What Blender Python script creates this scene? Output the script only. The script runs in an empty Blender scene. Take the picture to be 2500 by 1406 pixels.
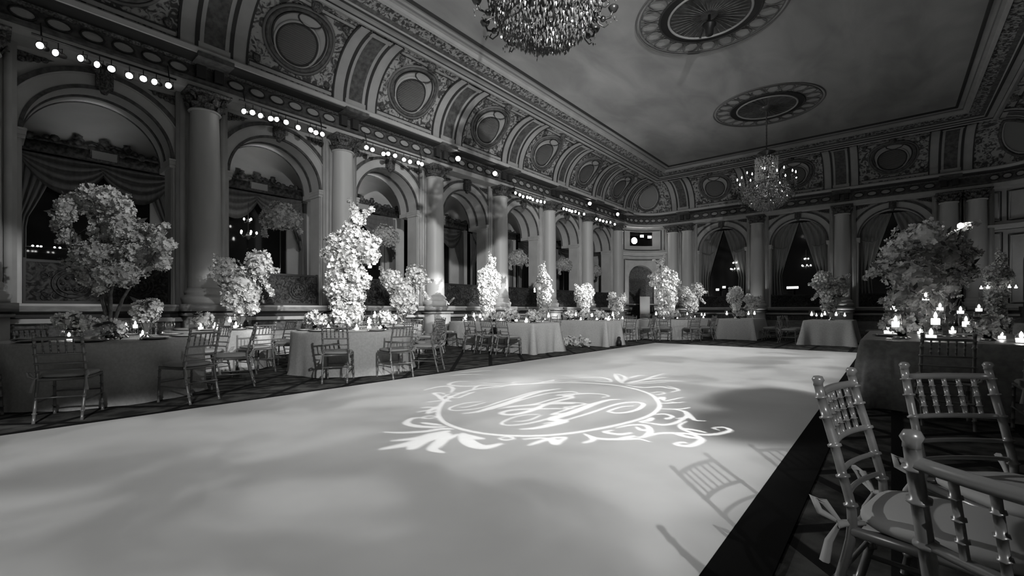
import bpy, bmesh, math, random
import numpy as np
from mathutils import Vector, Matrix
random.seed(7); RNG = np.random.default_rng(11)
PI = math.pi
SC = bpy.context.scene
COL = SC.collection

# ------------------------------------------------------------------ camera
EYE = 1.16; FPX = 1103.0; YAW = math.radians(40.0)
CX, HY = 1250.0, 755.0
SY, CY_ = math.sin(YAW), math.cos(YAW)
cam = bpy.data.cameras.new('camera'); camo = bpy.data.objects.new('camera', cam); COL.objects.link(camo)
camo.location = (0, 0, EYE); camo.rotation_euler = (PI/2, 0, YAW)
cam.sensor_width = 36; cam.lens = 36*FPX/2500; cam.shift_y = (HY-703)/2500; cam.clip_end = 200; cam.clip_start = .02
SC.camera = camo

def W(px, py, d):
    """world point seen at photo pixel (px,py) at depth d"""
    lat = (px-CX)/FPX*d
    return Vector((-SY*d+CY_*lat, CY_*d+SY*lat, EYE+(HY-py)*d/FPX))
def FL(px, py, z=0.0):
    d = FPX*(EYE-z)/(py-HY)
    p = W(px, py, d); return Vector((p.x, p.y, z))
def Yat(px, u):
    """Y on the plane X=-u seen at photo column px"""
    r = (px-CX)/FPX
    return u*(CY_+SY*r)/(SY-CY_*r)

# ------------------------------------------------------------------ materials
def mat(name, v, rough=.6, metal=0., spec=.4, **kw):
    m = bpy.data.materials.new(name); m.use_nodes = True
    b = m.node_tree.nodes['Principled BSDF']
    c = v if isinstance(v, tuple) else (v, v, v*.985)
    b.inputs['Base Color'].default_value = (*c, 1)
    b.inputs['Roughness'].default_value = rough
    b.inputs['Metallic'].default_value = metal
    b.inputs['Specular IOR Level'].default_value = spec
    for k, x in kw.items(): b.inputs[k.replace('_', ' ')].default_value = x
    return m
def noisy(m, lo, hi, scale=6., detail=4., p0=.35, p1=.65, kind='NOISE', bump=0., coord='Object', stretch=(1, 1, 1), dist=0.):
    nt = m.node_tree; N = nt.nodes; L = nt.links; b = N['Principled BSDF']
    tc = N.new('ShaderNodeTexCoord'); mp = N.new('ShaderNodeMapping'); mp.inputs['Scale'].default_value = stretch
    L.new(tc.outputs[coord], mp.inputs['Vector'])
    if kind == 'NOISE':
        t = N.new('ShaderNodeTexNoise'); t.inputs['Detail'].default_value = detail; t.inputs['Distortion'].default_value = dist; out = t.outputs['Fac']
    elif kind == 'WAVE':
        t = N.new('ShaderNodeTexWave'); t.inputs['Distortion'].default_value = dist; t.bands_direction = 'Z'; out = t.outputs['Fac']
    else:
        t = N.new('ShaderNodeTexVoronoi'); t.feature = 'DISTANCE_TO_EDGE'; out = t.outputs['Distance']
    t.inputs['Scale'].default_value = scale
    L.new(mp.outputs['Vector'], t.inputs['Vector'])
    r = N.new('ShaderNodeValToRGB'); r.color_ramp.elements[0].position = p0; r.color_ramp.elements[1].position = p1
    r.color_ramp.elements[0].color = (lo, lo, lo*.985, 1); r.color_ramp.elements[1].color = (hi, hi, hi*.985, 1)
    L.new(out, r.inputs['Fac']); L.new(r.outputs['Color'], b.inputs['Base Color'])
    if bump:
        bp = N.new('ShaderNodeBump'); bp.inputs['Strength'].default_value = bump; bp.inputs['Distance'].default_value = .02
        L.new(out, bp.inputs['Height']); L.new(bp.outputs['Normal'], b.inputs['Normal'])
    return m
def emis(name, s, v=1.):
    m = mat(name, .8); b = m.node_tree.nodes['Principled BSDF']
    b.inputs['Emission Color'].default_value = (v, v*.99, v*.97, 1); b.inputs['Emission Strength'].default_value = s
    return m

M = {}
M['stone'] = noisy(mat('stone', .5, .55), .44, .54, 3, 6, .3, .7)
M['stone_pier'] = noisy(mat('stone_pier', .55, .5), .48, .58, 2.2, 5, .3, .7)
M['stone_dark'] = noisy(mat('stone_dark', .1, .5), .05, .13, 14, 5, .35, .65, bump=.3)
M['gilt'] = noisy(mat('gilt', .09, .5, .0), .035, .15, 30, 4, .4, .6, bump=.6)
M['shaft'] = noisy(mat('shaft', .58, .45), .52, .62, 2, 5, .3, .7, stretch=(1, 1, .2))
M['plinth'] = noisy(mat('plinth', .3, .3), .22, .36, 5, 6, .3, .7, stretch=(1, 1, 3))
M['line_dark'] = mat('line_dark', .035, .6)
M['line_mid'] = mat('line_mid', .16, .6)
M['cove_light'] = noisy(mat('cove_light', .4, .6), .36, .43, 2, 4)
M['cove_field'] = noisy(mat('cove_field', .25, .7), .07, .42, 6.5, 6, .44, .54, dist=1.4, bump=.25)
M['med_disc'] = noisy(mat('medallion_disc', .1, .7), .05, .14, 3, 5, .35, .7)
M['cove_disc'] = mat('cove_disc', .22, .7)
M['band_dark'] = noisy(mat('band_dark', .09, .6), .06, .13, 9, 5, .35, .65)
M['band_ornate'] = noisy(mat('band_ornate', .15, .6), .04, .34, 11, 5, .44, .56, dist=.8, bump=.5)
M['ceiling'] = noisy(mat('ceiling', .42, .9, 0, .1), .31, .47, .6, 8, .35, .7, stretch=(1.6, .7, 1), dist=.5)
M['carpet'] = None
M['dance'] = noisy(mat('dance_floor', .78, .45, 0, .3), .74, .82, 1.2, 4)
M['black'] = mat('black_satin', .012, .45)
M['black_trim'] = mat('black_trim', .008, .9, 0, .05)
M['mural'] = noisy(mat('sky_mural', .5, .8, 0, .1), .42, .56, .9, 6, .35, .7, stretch=(1, .6, 1.6), dist=.4)
M['mirror'] = mat('mirror_glass', .62, .06, 1.)
M['window'] = mat('night_glass', .01, .08, 0, .5)
M['drape'] = noisy(mat('drape', .16, .75), .12, .19, 2.5, 5, .3, .7, stretch=(6, 6, .4), bump=.2)
M['drape_pale'] = noisy(mat('drape_pale', .24, .75), .19, .28, 2.5, 5, .3, .7, stretch=(6, 6, .4), bump=.2)
M['valance'] = noisy(mat('valance', .06, .6), .03, .11, 12, 5, .4, .6, bump=.5)
M['plaque'] = mat('plaque', .42, .5)
M['iron'] = mat('iron', .03, .5)
M['brocade'] = noisy(mat('brocade', .1, .8, 0, .2), .015, .08, 9, 6, .4, .62, dist=1.5, bump=.4)
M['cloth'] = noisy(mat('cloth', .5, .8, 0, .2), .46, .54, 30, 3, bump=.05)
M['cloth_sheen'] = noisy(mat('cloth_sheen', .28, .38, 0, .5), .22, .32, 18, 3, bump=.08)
M['wood'] = mat('painted_wood', .2, .32, .3, .5)
M['cushion'] = mat('cushion', .36, .8, 0, .2)
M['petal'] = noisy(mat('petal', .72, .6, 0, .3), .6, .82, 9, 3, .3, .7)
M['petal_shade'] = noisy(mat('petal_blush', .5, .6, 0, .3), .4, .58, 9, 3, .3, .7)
M['leaf'] = noisy(mat('leaf', .06, .5), .04, .09, 14, 3)
M['bark'] = noisy(mat('bark', .10, .8), .06, .14, 20, 4, bump=.4)
M['porcelain'] = mat('porcelain', .6, .2)
M['charger'] = mat('charger', .12, .2, .5)
M['silver'] = mat('silver', .5, .22, 1.)
M['crystal'] = mat('crystal', .21, .2, .15, .7)
M['crystal_bright'] = mat('crystal_bright', .5, .25, .15, .7)
M['crystal_dim'] = mat('crystal_dim', .2, .3, .2, .6)
M['brass'] = mat('old_brass', .10, .35, .7)
g = mat('clear_glass', 1., .02, 0, .5); g.node_tree.nodes['Principled BSDF'].inputs['Transmission Weight'].default_value = 1.
M['glass'] = g
# thin glass for small things: mostly see-through with a sharp highlight
g = bpy.data.materials.new('thin_glass'); g.use_nodes = True; nt = g.node_tree; nt.nodes.clear()
o = nt.nodes.new('ShaderNodeOutputMaterial'); mx = nt.nodes.new('ShaderNodeMixShader'); tr = nt.nodes.new('ShaderNodeBsdfTransparent'); gl = nt.nodes.new('ShaderNodeBsdfGlossy')
lw = nt.nodes.new('ShaderNodeLayerWeight'); pw_ = nt.nodes.new('ShaderNodeMath'); pw_.operation = 'POWER'; pw_.inputs[1].default_value = 4.; nt.links.new(lw.outputs['Facing'], pw_.inputs[0])
fr = nt.nodes.new('ShaderNodeMath'); fr.operation = 'MULTIPLY_ADD'; fr.inputs[1].default_value = .75; fr.inputs[2].default_value = .05; nt.links.new(pw_.outputs[0], fr.inputs[0])
gl.inputs['Roughness'].default_value = .03; tr.inputs['Color'].default_value = (.96, .96, .96, 1)
nt.links.new(fr.outputs[0], mx.inputs[0]); nt.links.new(tr.outputs[0], mx.inputs[1]); nt.links.new(gl.outputs[0], mx.inputs[2]); nt.links.new(mx.outputs[0], o.inputs[0])
M['thin_glass'] = g
M['flame'] = emis('candle_flame', 26.)
M['wax'] = emis('glowing_wax', 3.5)
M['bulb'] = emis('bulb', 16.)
M['sparkle_glow'] = emis('sparkle_glow', 10.)
M['spot_lens'] = emis('spot_lens', 22.)
M['projector_lens'] = emis('projector_lens', 30.)
M['monitor'] = emis('screen_glow', 3.)
M['skin'] = mat('skin', .35, .5)
M['hair'] = mat('hair', .02, .6)
M['suit'] = mat('suit', .01, .7)
M['shirt'] = mat('shirt', .5, .7)

def carpet():
    m = mat('carpet', .06, .95, 0, .05); nt = m.node_tree; N = nt.nodes; L = nt.links; b = N['Principled BSDF']
    tc = N.new('ShaderNodeTexCoord')
    def lines(rot, scale):
        mp = N.new('ShaderNodeMapping'); mp.inputs['Rotation'].default_value = (0, 0, rot); mp.inputs['Scale'].default_value = (scale, scale, 1)
        L.new(tc.outputs['Object'], mp.inputs['Vector'])
        w = N.new('ShaderNodeTexWave'); w.wave_profile = 'SAW'; w.inputs['Scale'].default_value = .3142; w.inputs['Distortion'].default_value = 0
        L.new(mp.outputs['Vector'], w.inputs['Vector'])
        r = N.new('ShaderNodeValToRGB'); e = r.color_ramp.elements
        e[0].position = .0; e[0].color = (0, 0, 0, 1); e[1].position = 1.; e[1].color = (1, 1, 1, 1)
        for p, c in ((.10, 0), (.12, 1), (.95, 1)):
            x = e.new(p); x.color = (c, c, c, 1)
        L.new(w.outputs['Fac'], r.inputs['Fac']); return r.outputs['Color']
    a = lines(.75, 1.35); c = lines(-.75, 1.35); d = lines(0, 1.1)
    mul = N.new('ShaderNodeMath'); mul.operation = 'MULTIPLY'; L.new(a, mul.inputs[0]); L.new(c, mul.inputs[1])
    mul2 = N.new('ShaderNodeMath'); mul2.operation = 'MULTIPLY'; L.new(mul.outputs[0], mul2.inputs[0]); L.new(d, mul2.inputs[1])
    n = N.new('ShaderNodeTexNoise'); n.inputs['Scale'].default_value = 5; n.inputs['Detail'].default_value = 8; L.new(tc.outputs['Object'], n.inputs['Vector'])
    r = N.new('ShaderNodeValToRGB'); r.color_ramp.elements[0].position = .4; r.color_ramp.elements[1].position = .62
    r.color_ramp.elements[0].color = (.045, .045, .044, 1); r.color_ramp.elements[1].color = (.13, .13, .125, 1); L.new(n.outputs['Fac'], r.inputs['Fac'])
    mx = N.new('ShaderNodeMixRGB'); mx.inputs['Color1'].default_value = (.02, .02, .02, 1)
    L.new(mul2.outputs[0], mx.inputs['Fac']); L.new(r.outputs['Color'], mx.inputs['Color2']); L.new(mx.outputs['Color'], b.inputs['Base Color'])
    n2 = N.new('ShaderNodeTexNoise'); n2.inputs['Scale'].default_value = 300; bp = N.new('ShaderNodeBump'); bp.inputs['Strength'].default_value = .4; bp.inputs['Distance'].default_value = .005
    L.new(tc.outputs['Object'], n2.inputs['Vector']); L.new(n2.outputs['Fac'], bp.inputs['Height']); L.new(bp.outputs['Normal'], b.inputs['Normal'])
    return m
M['carpet'] = carpet()

# ------------------------------------------------------------------ mesh builder
class MB:
    def __init__(s): s.v = []; s.f = []; s.mi = []; s.mats = []; s.cur = 0
    def m(s, name):
        if name not in s.mats: s.mats.append(name)
        s.cur = s.mats.index(name); return s
    def add(s, vs, fs):
        b = len(s.v); s.v.extend([tuple(x) for x in vs]); s.f.extend([tuple(b+i for i in f) for f in fs]); s.mi.extend([s.cur]*len(fs)); return s
    def box(s, x0, x1, y0, y1, z0, z1, M4=None):
        vs = [Vector((x, y, z)) for z in (z0, z1) for y in (y0, y1) for x in (x0, x1)]
        if M4 is not None: vs = [M4 @ v for v in vs]
        return s.add(vs, [(0, 2, 3, 1), (4, 5, 7, 6), (0, 1, 5, 4), (2, 6, 7, 3), (0, 4, 6, 2), (1, 3, 7, 5)])
    def grid(s, rows, closed_u=False, closed_v=False):
        """rows[i][j] -> quads"""
        n, k = len(rows), len(rows[0]); vs = [p for r in rows for p in r]; fs = []
        for i in range(n if closed_u else n-1):
            for j in range(k if closed_v else k-1):
                a = i*k+j; b_ = i*k+(j+1) % k; c = ((i+1) % n)*k+(j+1) % k; d = ((i+1) % n)*k+j
                fs.append((a, b_, c, d))
        return s.add(vs, fs)
    def lathe(s, prof, n=20, c=(0, 0, 0), M4=None, sx=1, sy=1, caps=True):
        rows = []
        for r, z in prof:
            row = [Vector((c[0]+r*sx*math.cos(2*PI*i/n), c[1]+r*sy*math.sin(2*PI*i/n), c[2]+z)) for i in range(n)]
            if M4 is not None: row = [M4 @ p for p in row]
            rows.append(row)
        s.grid(rows, closed_v=True)
        if caps:
            b = len(s.v)-len(prof)*n
            if prof[0][0] > 1e-5: s.f.append(tuple(b+i for i in range(n))[::-1]); s.mi.append(s.cur)
            if prof[-1][0] > 1e-5: b2 = len(s.v)-n; s.f.append(tuple(b2+i for i in range(n))); s.mi.append(s.cur)
        return s
    def tube(s, pts, rad, n=8, closed=False, caps=True):
        pts = [Vector(p) for p in pts]; k = len(pts)
        rr = rad if isinstance(rad, (list, tuple)) else [rad]*k
        rows = []; up = None
        for i, p in enumerate(pts):
            a = pts[(i-1) % k] if (closed or i > 0) else p; b = pts[(i+1) % k] if (closed or i < k-1) else p
            t = (b-a); t = t.normalized() if t.length > 1e-9 else Vector((0, 0, 1))
            if up is None:
                up = Vector((0, 0, 1)) if abs(t.z) < .9 else Vector((1, 0, 0))
            x = t.cross(up)
            if x.length < 1e-6: x = t.cross(Vector((0, 1, 0)))
            x.normalize(); y = x.cross(t).normalized(); up = y
            rows.append([p+(x*math.cos(2*PI*j/n)+y*math.sin(2*PI*j/n))*rr[i] for j in range(n)])
        s.grid(rows, closed_u=closed, closed_v=True)
        if caps and not closed:
            b = len(s.v)-k*n
            s.f.append(tuple(b+i for i in range(n))); s.mi.append(s.cur)
            b2 = len(s.v)-n; s.f.append(tuple(b2+i for i in range(n))[::-1]); s.mi.append(s.cur)
        return s
    def ball(s, c, r, n=12, m=8, sz=1., M4=None):
        prof = [(max(r*math.sin(PI*i/m), 0), -r*sz*math.cos(PI*i/m)) for i in range(m+1)]
        return s.lathe(prof, n, c, M4, caps=False)
    def mesh(s, name, smooth=True):
        me = bpy.data.meshes.new(name); me.from_pydata(s.v, [], s.f); me.validate(clean_customdata=False)
        for k in s.mats: me.materials.append(M[k])
        if len(me.polygons) == len(s.mi): me.polygons.foreach_set('material_index', s.mi)
        if smooth: me.polygons.foreach_set('use_smooth', [True]*len(me.polygons))
        me.update(); return me
    def build(s, name, material=None, parent=None, smooth=True, loc=None, sharp=None):
        if material and not s.mats: s.mats = [material]
        me = s.mesh(name, smooth)
        if sharp is not None: me.set_sharp_from_angle(angle=math.radians(sharp))
        o = bpy.data.objects.new(name, me); COL.objects.link(o)
        if parent is not None: o.parent = parent
        if loc is not None: o.location = loc
        return o
def tag(o, label=None, cat=None, group=None, kind=None):
    if label: o['label'] = label
    if cat: o['category'] = cat
    if group: o['group'] = group
    if kind: o['kind'] = kind
    return o
def empty(name, loc, rz=0., label=None, cat=None, group=None):
    o = bpy.data.objects.new(name, None); COL.objects.link(o); o.location = loc; o.rotation_euler = (0, 0, rz); o.empty_display_size = .1
    return tag(o, label, cat, group)
def dup(o, loc=None, rz=None, label=None, group=None, parent=None, scale=None):
    c = o.copy(); COL.objects.link(c)
    if parent is not None: c.parent = parent
    if loc is not None: c.location = loc
    if rz is not None: c.rotation_euler = (0, 0, rz)
    if scale is not None: c.scale = (scale,)*3
    if label: c['label'] = label
    if group: c['group'] = group
    for ch in list(KIDS.get(o.name, [])):
        cc = dup(ch, parent=c)
        KIDS.setdefault(c.name, []).append(cc)
    return c
KIDS = {}
def kids(o):
    """remember the children of a finished prototype so that it can be copied"""
    KIDS[o.name] = [c for c in COL.objects if c.parent == o]
    for c in KIDS[o.name]: kids(c)
    return o
def hide_proto(o): pass
def structure(o): o['kind'] = 'structure'; return o
MONO = 8200; ZSIGN = -1.
# ------------------------------------------------------------------ room geometry
XL, XR, YF, YB = -12.1, 5.2, 26.2, -3.35
RC = 2.3
BAY = 3.35
LEFT_LEN = (YF-RC)-YB
ARC = RC*PI/2
S_FAR0 = LEFT_LEN+ARC                      # far wall starts here
FAR_LEN = (XR-RC)-(XL+RC)
S_R0 = S_FAR0+FAR_LEN+ARC                  # right wall starts here
TOTAL = S_R0+LEFT_LEN
def path(s, t=0.):
    """point at arc length s along the wall face, t metres into the room"""
    if s <= LEFT_LEN: return XL+t, YB+s
    s -= LEFT_LEN
    if s < ARC:
        a = s/RC; r = max(RC-t, 0.); e = max(t-RC, 0.)
        return XL+RC+e-r*math.cos(a), YF-RC-e+r*math.sin(a)
    s -= ARC
    if s <= FAR_LEN:
        x = XL+RC+s; e = max(t-RC, 0.)
        x = min(max(x, XL+RC+e), XR-RC-e)
        return x, YF-t
    s -= FAR_LEN
    if s < ARC:
        a = s/RC; r = max(RC-t, 0.); e = max(t-RC, 0.)
        return XR-RC-e+r*math.sin(a), YF-RC-e+r*math.cos(a)
    s -= ARC
    e = max(t-RC, 0.)
    return XR-t, YF-RC-max(s, e)
def path_l(s, t=0.):
    x, y = path(s, t)
    if s <= LEFT_LEN: y = min(y, YF-RC-max(t-RC, 0.))
    return x, y
def P3(s, t, z):
    x, y = path_l(s, t); return Vector((x, y, z))
def srange(a, b, step=.25):
    n = max(1, int(round((b-a)/step))); return [a+(b-a)*i/n for i in range(n+1)]
PATH_S = [0, 2, 4, LEFT_LEN-.01]+[LEFT_LEN+ARC*i/16 for i in range(17)]+[S_FAR0+.01, S_FAR0+FAR_LEN*.33, S_FAR0+FAR_LEN*.66, S_R0-ARC-.01]+[S_R0-ARC+ARC*i/16 for i in range(17)]+[S_R0+.01, S_R0+6, S_R0+12, TOTAL]
PATH_S = sorted(set(PATH_S))
def sY(y): return y-YB                      # left wall s of a Y
def sX(x): return S_FAR0+(x-(XL+RC))        # far wall s of an X
def sR(y): return S_R0+(YF-RC-y)            # right wall

# bays: centres and half-opening
LEFT_BAYS = [1.675+BAY*k for k in range(-1, 7)]
LEFT_COLS = [BAY*k for k in range(-1, 8)]
FAR_BAYS = [-7.07, -3.52, .05]
FAR_COLS = [-8.84, -5.3, -1.74, 1.83]
ZS = 1.25            # ledge / sill
ZI = 4.42            # impost
R_L, R_F = 1.11, 1.2

def wall_with_openings(mb, s0, s1, openings, z0, z1, t=0., thick=.55, face='stone', reveal='stone_pier', jamb=None):
    jamb = jamb or thick
    """openings: (sc, half, zbot, zspring, kind)  arched or flat top"""
    ss = set(srange(s0, s1, .6))
    for sc, hw, zb, zs, kind in openings:
        for i in range(33): ss.add(sc-hw*math.cos(PI*i/32))
    ss = sorted(x for x in ss if s0-1e-6 <= x <= s1+1e-6)
    ss = [x for i, x in enumerate(ss) if i == 0 or x-ss[i-1] > 1e-5]
    def top(s, o):
        sc, hw, zb, zs, kind = o
        return zs+(math.sqrt(max(hw*hw-(s-sc)**2, 0)) if kind == 'arch' else 0)
    for a, b in zip(ss[:-1], ss[1:]):
        m = (a+b)/2; o = next((q for q in openings if abs(m-q[0]) < q[1]), None)
        mb.m(face)
        if o is None:
            mb.add([P3(a, t, z0), P3(b, t, z0), P3(b, t, z1), P3(a, t, z1)], [(0, 1, 2, 3)])
        else:
            ta, tb = top(a, o), top(b, o); zb = o[2]
            if zb > z0: mb.add([P3(a, t, z0), P3(b, t, z0), P3(b, t, zb), P3(a, t, zb)], [(0, 1, 2, 3)])
            mb.add([P3(a, t, ta), P3(b, t, tb), P3(b, t, z1), P3(a, t, z1)], [(0, 1, 2, 3)])
            mb.m(reveal)
            mb.add([P3(a, t, ta), P3(b, t, tb), P3(b, t-thick, tb), P3(a, t-thick, ta)], [(0, 1, 2, 3)])
            mb.add([P3(a, t, zb), P3(b, t, zb), P3(b, t-thick, zb), P3(a, t-thick, zb)], [(0, 1, 2, 3)])
    mb.m(reveal)
    for sc, hw, zb, zs, kind in openings:
        for s in (sc-hw, sc+hw):
            mb.add([P3(s, t, zb), P3(s, t-jamb, zb), P3(s, t-jamb, zs), P3(s, t, zs)], [(0, 1, 2, 3)])

def prof_sweep(mb, prof, ss, mats=None):
    """prof: [(t,z)], mats[i] for segment i"""
    for i in range(len(prof)-1):
        if mats: mb.m(mats[i])
        (t0, z0), (t1, z1) = prof[i], prof[i+1]
        n = max(1, 1)
        rows = [[P3(s, t0, z0), P3(s, t1, z1)] for s in ss]
        mb.grid(rows)

# ---- floor, ceiling
mb = MB(); mb.add([(XL-2.6, YB, 0), (XR+.6, YB, 0), (XR+.6, YF+1.6, 0), (XL-2.6, YF+1.6, 0)], [(0, 1, 2, 3)])
structure(mb.build('floor', 'carpet', smooth=False))
TC = 3.4; ZC = 8.48
mb = MB(); mb.add([(XL+TC-.02, YB, ZC), (XR-TC+.02, YB, ZC), (XR-TC+.02, YF-TC+.02, ZC), (XL+TC-.02, YF-TC+.02, ZC)], [(0, 3, 2, 1)])
structure(mb.build('ceiling', 'ceiling', smooth=False))

# ---- walls
mb = MB()
wall_with_openings(mb, 0, LEFT_LEN, [(sY(y), R_L, ZS, ZI, 'arch') for y in LEFT_BAYS], 0, 6.2, thick=.95, jamb=.5)
# back face of the arcade, seen in the mirrors
mbb = mb
wall_with_openings(mb, 0, LEFT_LEN, [(sY(y), R_L+.001, ZI, ZI, 'arch') for y in LEFT_BAYS], ZI, 6.75, t=-.96, thick=.0)
for k in range(len(LEFT_BAYS)-1):      # back of the piers
    mb.m('stone'); mb.box(XL-.96, XL-.5, LEFT_BAYS[k]+R_L, LEFT_BAYS[k+1]-R_L, ZI-.12, ZI); mb.add([(XL-.5, LEFT_BAYS[k]+R_L, ZS), (XL-.5, LEFT_BAYS[k+1]-R_L, ZS), (XL-.5, LEFT_BAYS[k+1]-R_L, ZI), (XL-.5, LEFT_BAYS[k]+R_L, ZI)], [(0, 1, 2, 3)])
structure(mb.build('wall_left', smooth=False))
mb = MB()
wall_with_openings(mb, LEFT_LEN, S_FAR0, [(LEFT_LEN+ARC*.5, .70, 4.92, 5.84, 'flat')], 4.0, 6.2, thick=.5)
wall_with_openings(mb, LEFT_LEN, S_FAR0, [(LEFT_LEN+ARC*.5, .78, .0, 3.0, 'arch')], 0, 4.0, thick=.6)
structure(mb.build('wall_corner_left', smooth=False))
mb = MB()
wall_with_openings(mb, S_FAR0, S_FAR0+FAR_LEN, [(sX(x), R_F, ZS, ZI, 'arch') for x in FAR_BAYS], 0, 6.2, thick=.45)
structure(mb.build('wall_far', smooth=False))
mb = MB()
wall_with_openings(mb, S_FAR0+FAR_LEN, S_R0, [(S_R0-ARC*.5, .78, .0, 3.0, 'arch')], 0, 6.2, thick=.5)
structure(mb.build('wall_corner_right', smooth=False))
mb = MB()
RB = [1.675+BAY*k for k in range(-1, 7)]
wall_with_openings(mb, S_R0, TOTAL, [(sR(y), R_L, ZS, ZI, 'arch') for y in RB], 0, 6.2, thick=.45)
structure(mb.build('wall_right', smooth=False))
mb = MB(); mb.m('stone').add([(XL-2.6, YB, 0), (XR+.6, YB, 0), (XR+.6, YB, 8.6), (XL-2.6, YB, 8.6)], [(0, 1, 2, 3)])
structure(mb.build('wall_back', smooth=False))

# ---- terrace behind the left arcade
XT = XL-2.2
mb = MB(); mb.m('stone_dark').add([(XT, YB, ZS), (XL-.9, YB, ZS), (XL-.9, YF-RC+.3, ZS), (XT, YF-RC+.3, ZS)], [(0, 1, 2, 3)])
structure(mb.build('floor_terrace', smooth=False))
mb = MB(); mb.m('ceiling').add([(XT, YB, 6.75), (XL-.9, YB, 6.75), (XL-.9, YF-RC+.3, 6.75), (XT, YF-RC+.3, 6.75)], [(0, 1, 2, 3)])
structure(mb.build('ceiling_terrace', smooth=False))
mb = MB()
mb.m('mural').box(XT-.05, XT, YB, YF-RC+.3, 4.95, 6.75)
mb.m('window').box(XT-.05, XT, YB, YF-RC+.3, ZS+.0, 4.95)
for y in LEFT_COLS:
    mb.m('stone_pier').box(XT-.02, XT+.07, y-.5, y+.5, ZS, 4.6)
mb.m('stone').box(XT, XL-.5, YF-RC+.25, YF-RC+.35, 0, 6.75)
structure(mb.build('wall_terrace', smooth=False))
# far alcoves, right alcoves, corner niches, booth
mb = MB()
mb.m('window').box(XL+RC, XR-RC, YF+.44, YF+.5, ZS, 6.0)
structure(mb.build('window_1', smooth=False))
mb = MB(); mb.m('window').box(XR+.44, XR+.5, YB, YF-RC, ZS, 6.0)
structure(mb.build('window_2', smooth=False))
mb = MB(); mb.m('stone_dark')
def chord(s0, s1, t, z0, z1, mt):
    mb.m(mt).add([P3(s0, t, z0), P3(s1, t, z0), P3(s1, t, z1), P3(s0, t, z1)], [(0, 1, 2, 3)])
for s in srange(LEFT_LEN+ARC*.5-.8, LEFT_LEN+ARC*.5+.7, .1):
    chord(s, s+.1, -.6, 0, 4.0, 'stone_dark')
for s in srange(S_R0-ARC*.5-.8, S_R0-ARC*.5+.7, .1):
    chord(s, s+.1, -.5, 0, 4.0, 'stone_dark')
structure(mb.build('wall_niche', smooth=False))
mb = MB()
for s in srange(LEFT_LEN+ARC*.5-.72, LEFT_LEN+ARC*.5+.62, .1): chord(s, s+.1, -.5, 4.8, 5.9, 'window')
structure(mb.build('window_booth', smooth=False))

# ---- continuous mouldings (sweeps)
mb = MB()
prof = [(0, 0), (.06, 0), (.06, .62), (.04, .64), (.04, .86), (.2, .9), (.2, .985), (.1, 1.0), (.1, 1.07), (.3, 1.12), (.32, 1.22), (.32, 1.26), (0, 1.27)]
mats = ['plinth', 'plinth', 'line_dark', 'stone_dark', 'plinth', 'stone', 'line_dark', 'line_dark', 'plinth', 'plinth', 'stone_pier', 'stone_pier']
segs = [(0, LEFT_LEN+ARC*.5-.8), (LEFT_LEN+ARC*.5+.8, S_R0-ARC*.5-.8), (S_R0-ARC*.5+.8, TOTAL)]
for a, b in segs:
    ss = [a]+[s for s in PATH_S if a < s < b]+[b]
    prof_sweep(mb, prof, ss, mats)
structure(mb.build('baseboard_1', smooth=False))
mb = MB()
prof = [(0, 5.94), (.5, 5.94), (.5, 6.1), (.57, 6.12), (.57, 6.18), (.5, 6.19), (.5, 6.44), (.55, 6.45), (.6, 6.49), (.92, 6.50), (.94, 6.545), (.98, 6.55), (1.0, 6.64), (.96, 6.68), (.85, 6.7)]
mats = ['stone', 'stone', 'band_dark', 'band_dark', 'line_dark', 'band_dark', 'gilt', 'gilt', 'line_dark', 'line_dark', 'stone', 'stone', 'stone', 'band_dark']
prof_sweep(mb, prof, PATH_S, mats)
structure(mb.build('trim_1', smooth=False))
# corner mid-height cornice
mb = MB()
prof = [(0, 4.3), (.05, 4.32), (.08, 4.4), (.18, 4.42), (.2, 4.5), (.05, 4.52), (0, 4.55)]
for a, b in ((LEFT_LEN+.05, S_FAR0-.05), (S_FAR0+FAR_LEN+.05, S_R0-.05)):
    prof_sweep(mb, prof, srange(a, b, .2), ['line_dark', 'stone', 'stone_pier', 'stone_pier', 'stone', 'stone'])
    # flat panels: two raised frames above, pilaster strips
    for (p0, p1, z0, z1) in ((.16, .84, 4.66, 5.82), (.02, .11, 4.66, 5.82), (.89, .98, 4.66, 5.82), (.02, .12, 1.4, 4.2), (.88, .98, 1.4, 4.2), (.17, .83, 1.4, 4.1)):
        s0, s1 = a+(b-a)*p0, a+(b-a)*p1
        if p1-p0 > .3 and z0 < 2: zz = (4.0, 4.1)
        pts = [P3(s, .02, z0) for s in srange(s0, s1, .15)]+[P3(s, .02, z1) for s in reversed(srange(s0, s1, .15))]
        mb.m('line_dark').tube(pts, .022, 5, closed=True)
        pts = [P3(s, .03, z0+.06) for s in srange(s0+.06, s1-.06, .15)]+[P3(s, .03, z1-.06) for s in reversed(srange(s0+.06, s1-.06, .15))]
        mb.m('stone_pier').tube(pts, .025, 5, closed=True)
structure(mb.build('trim_2', smooth=True))

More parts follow.
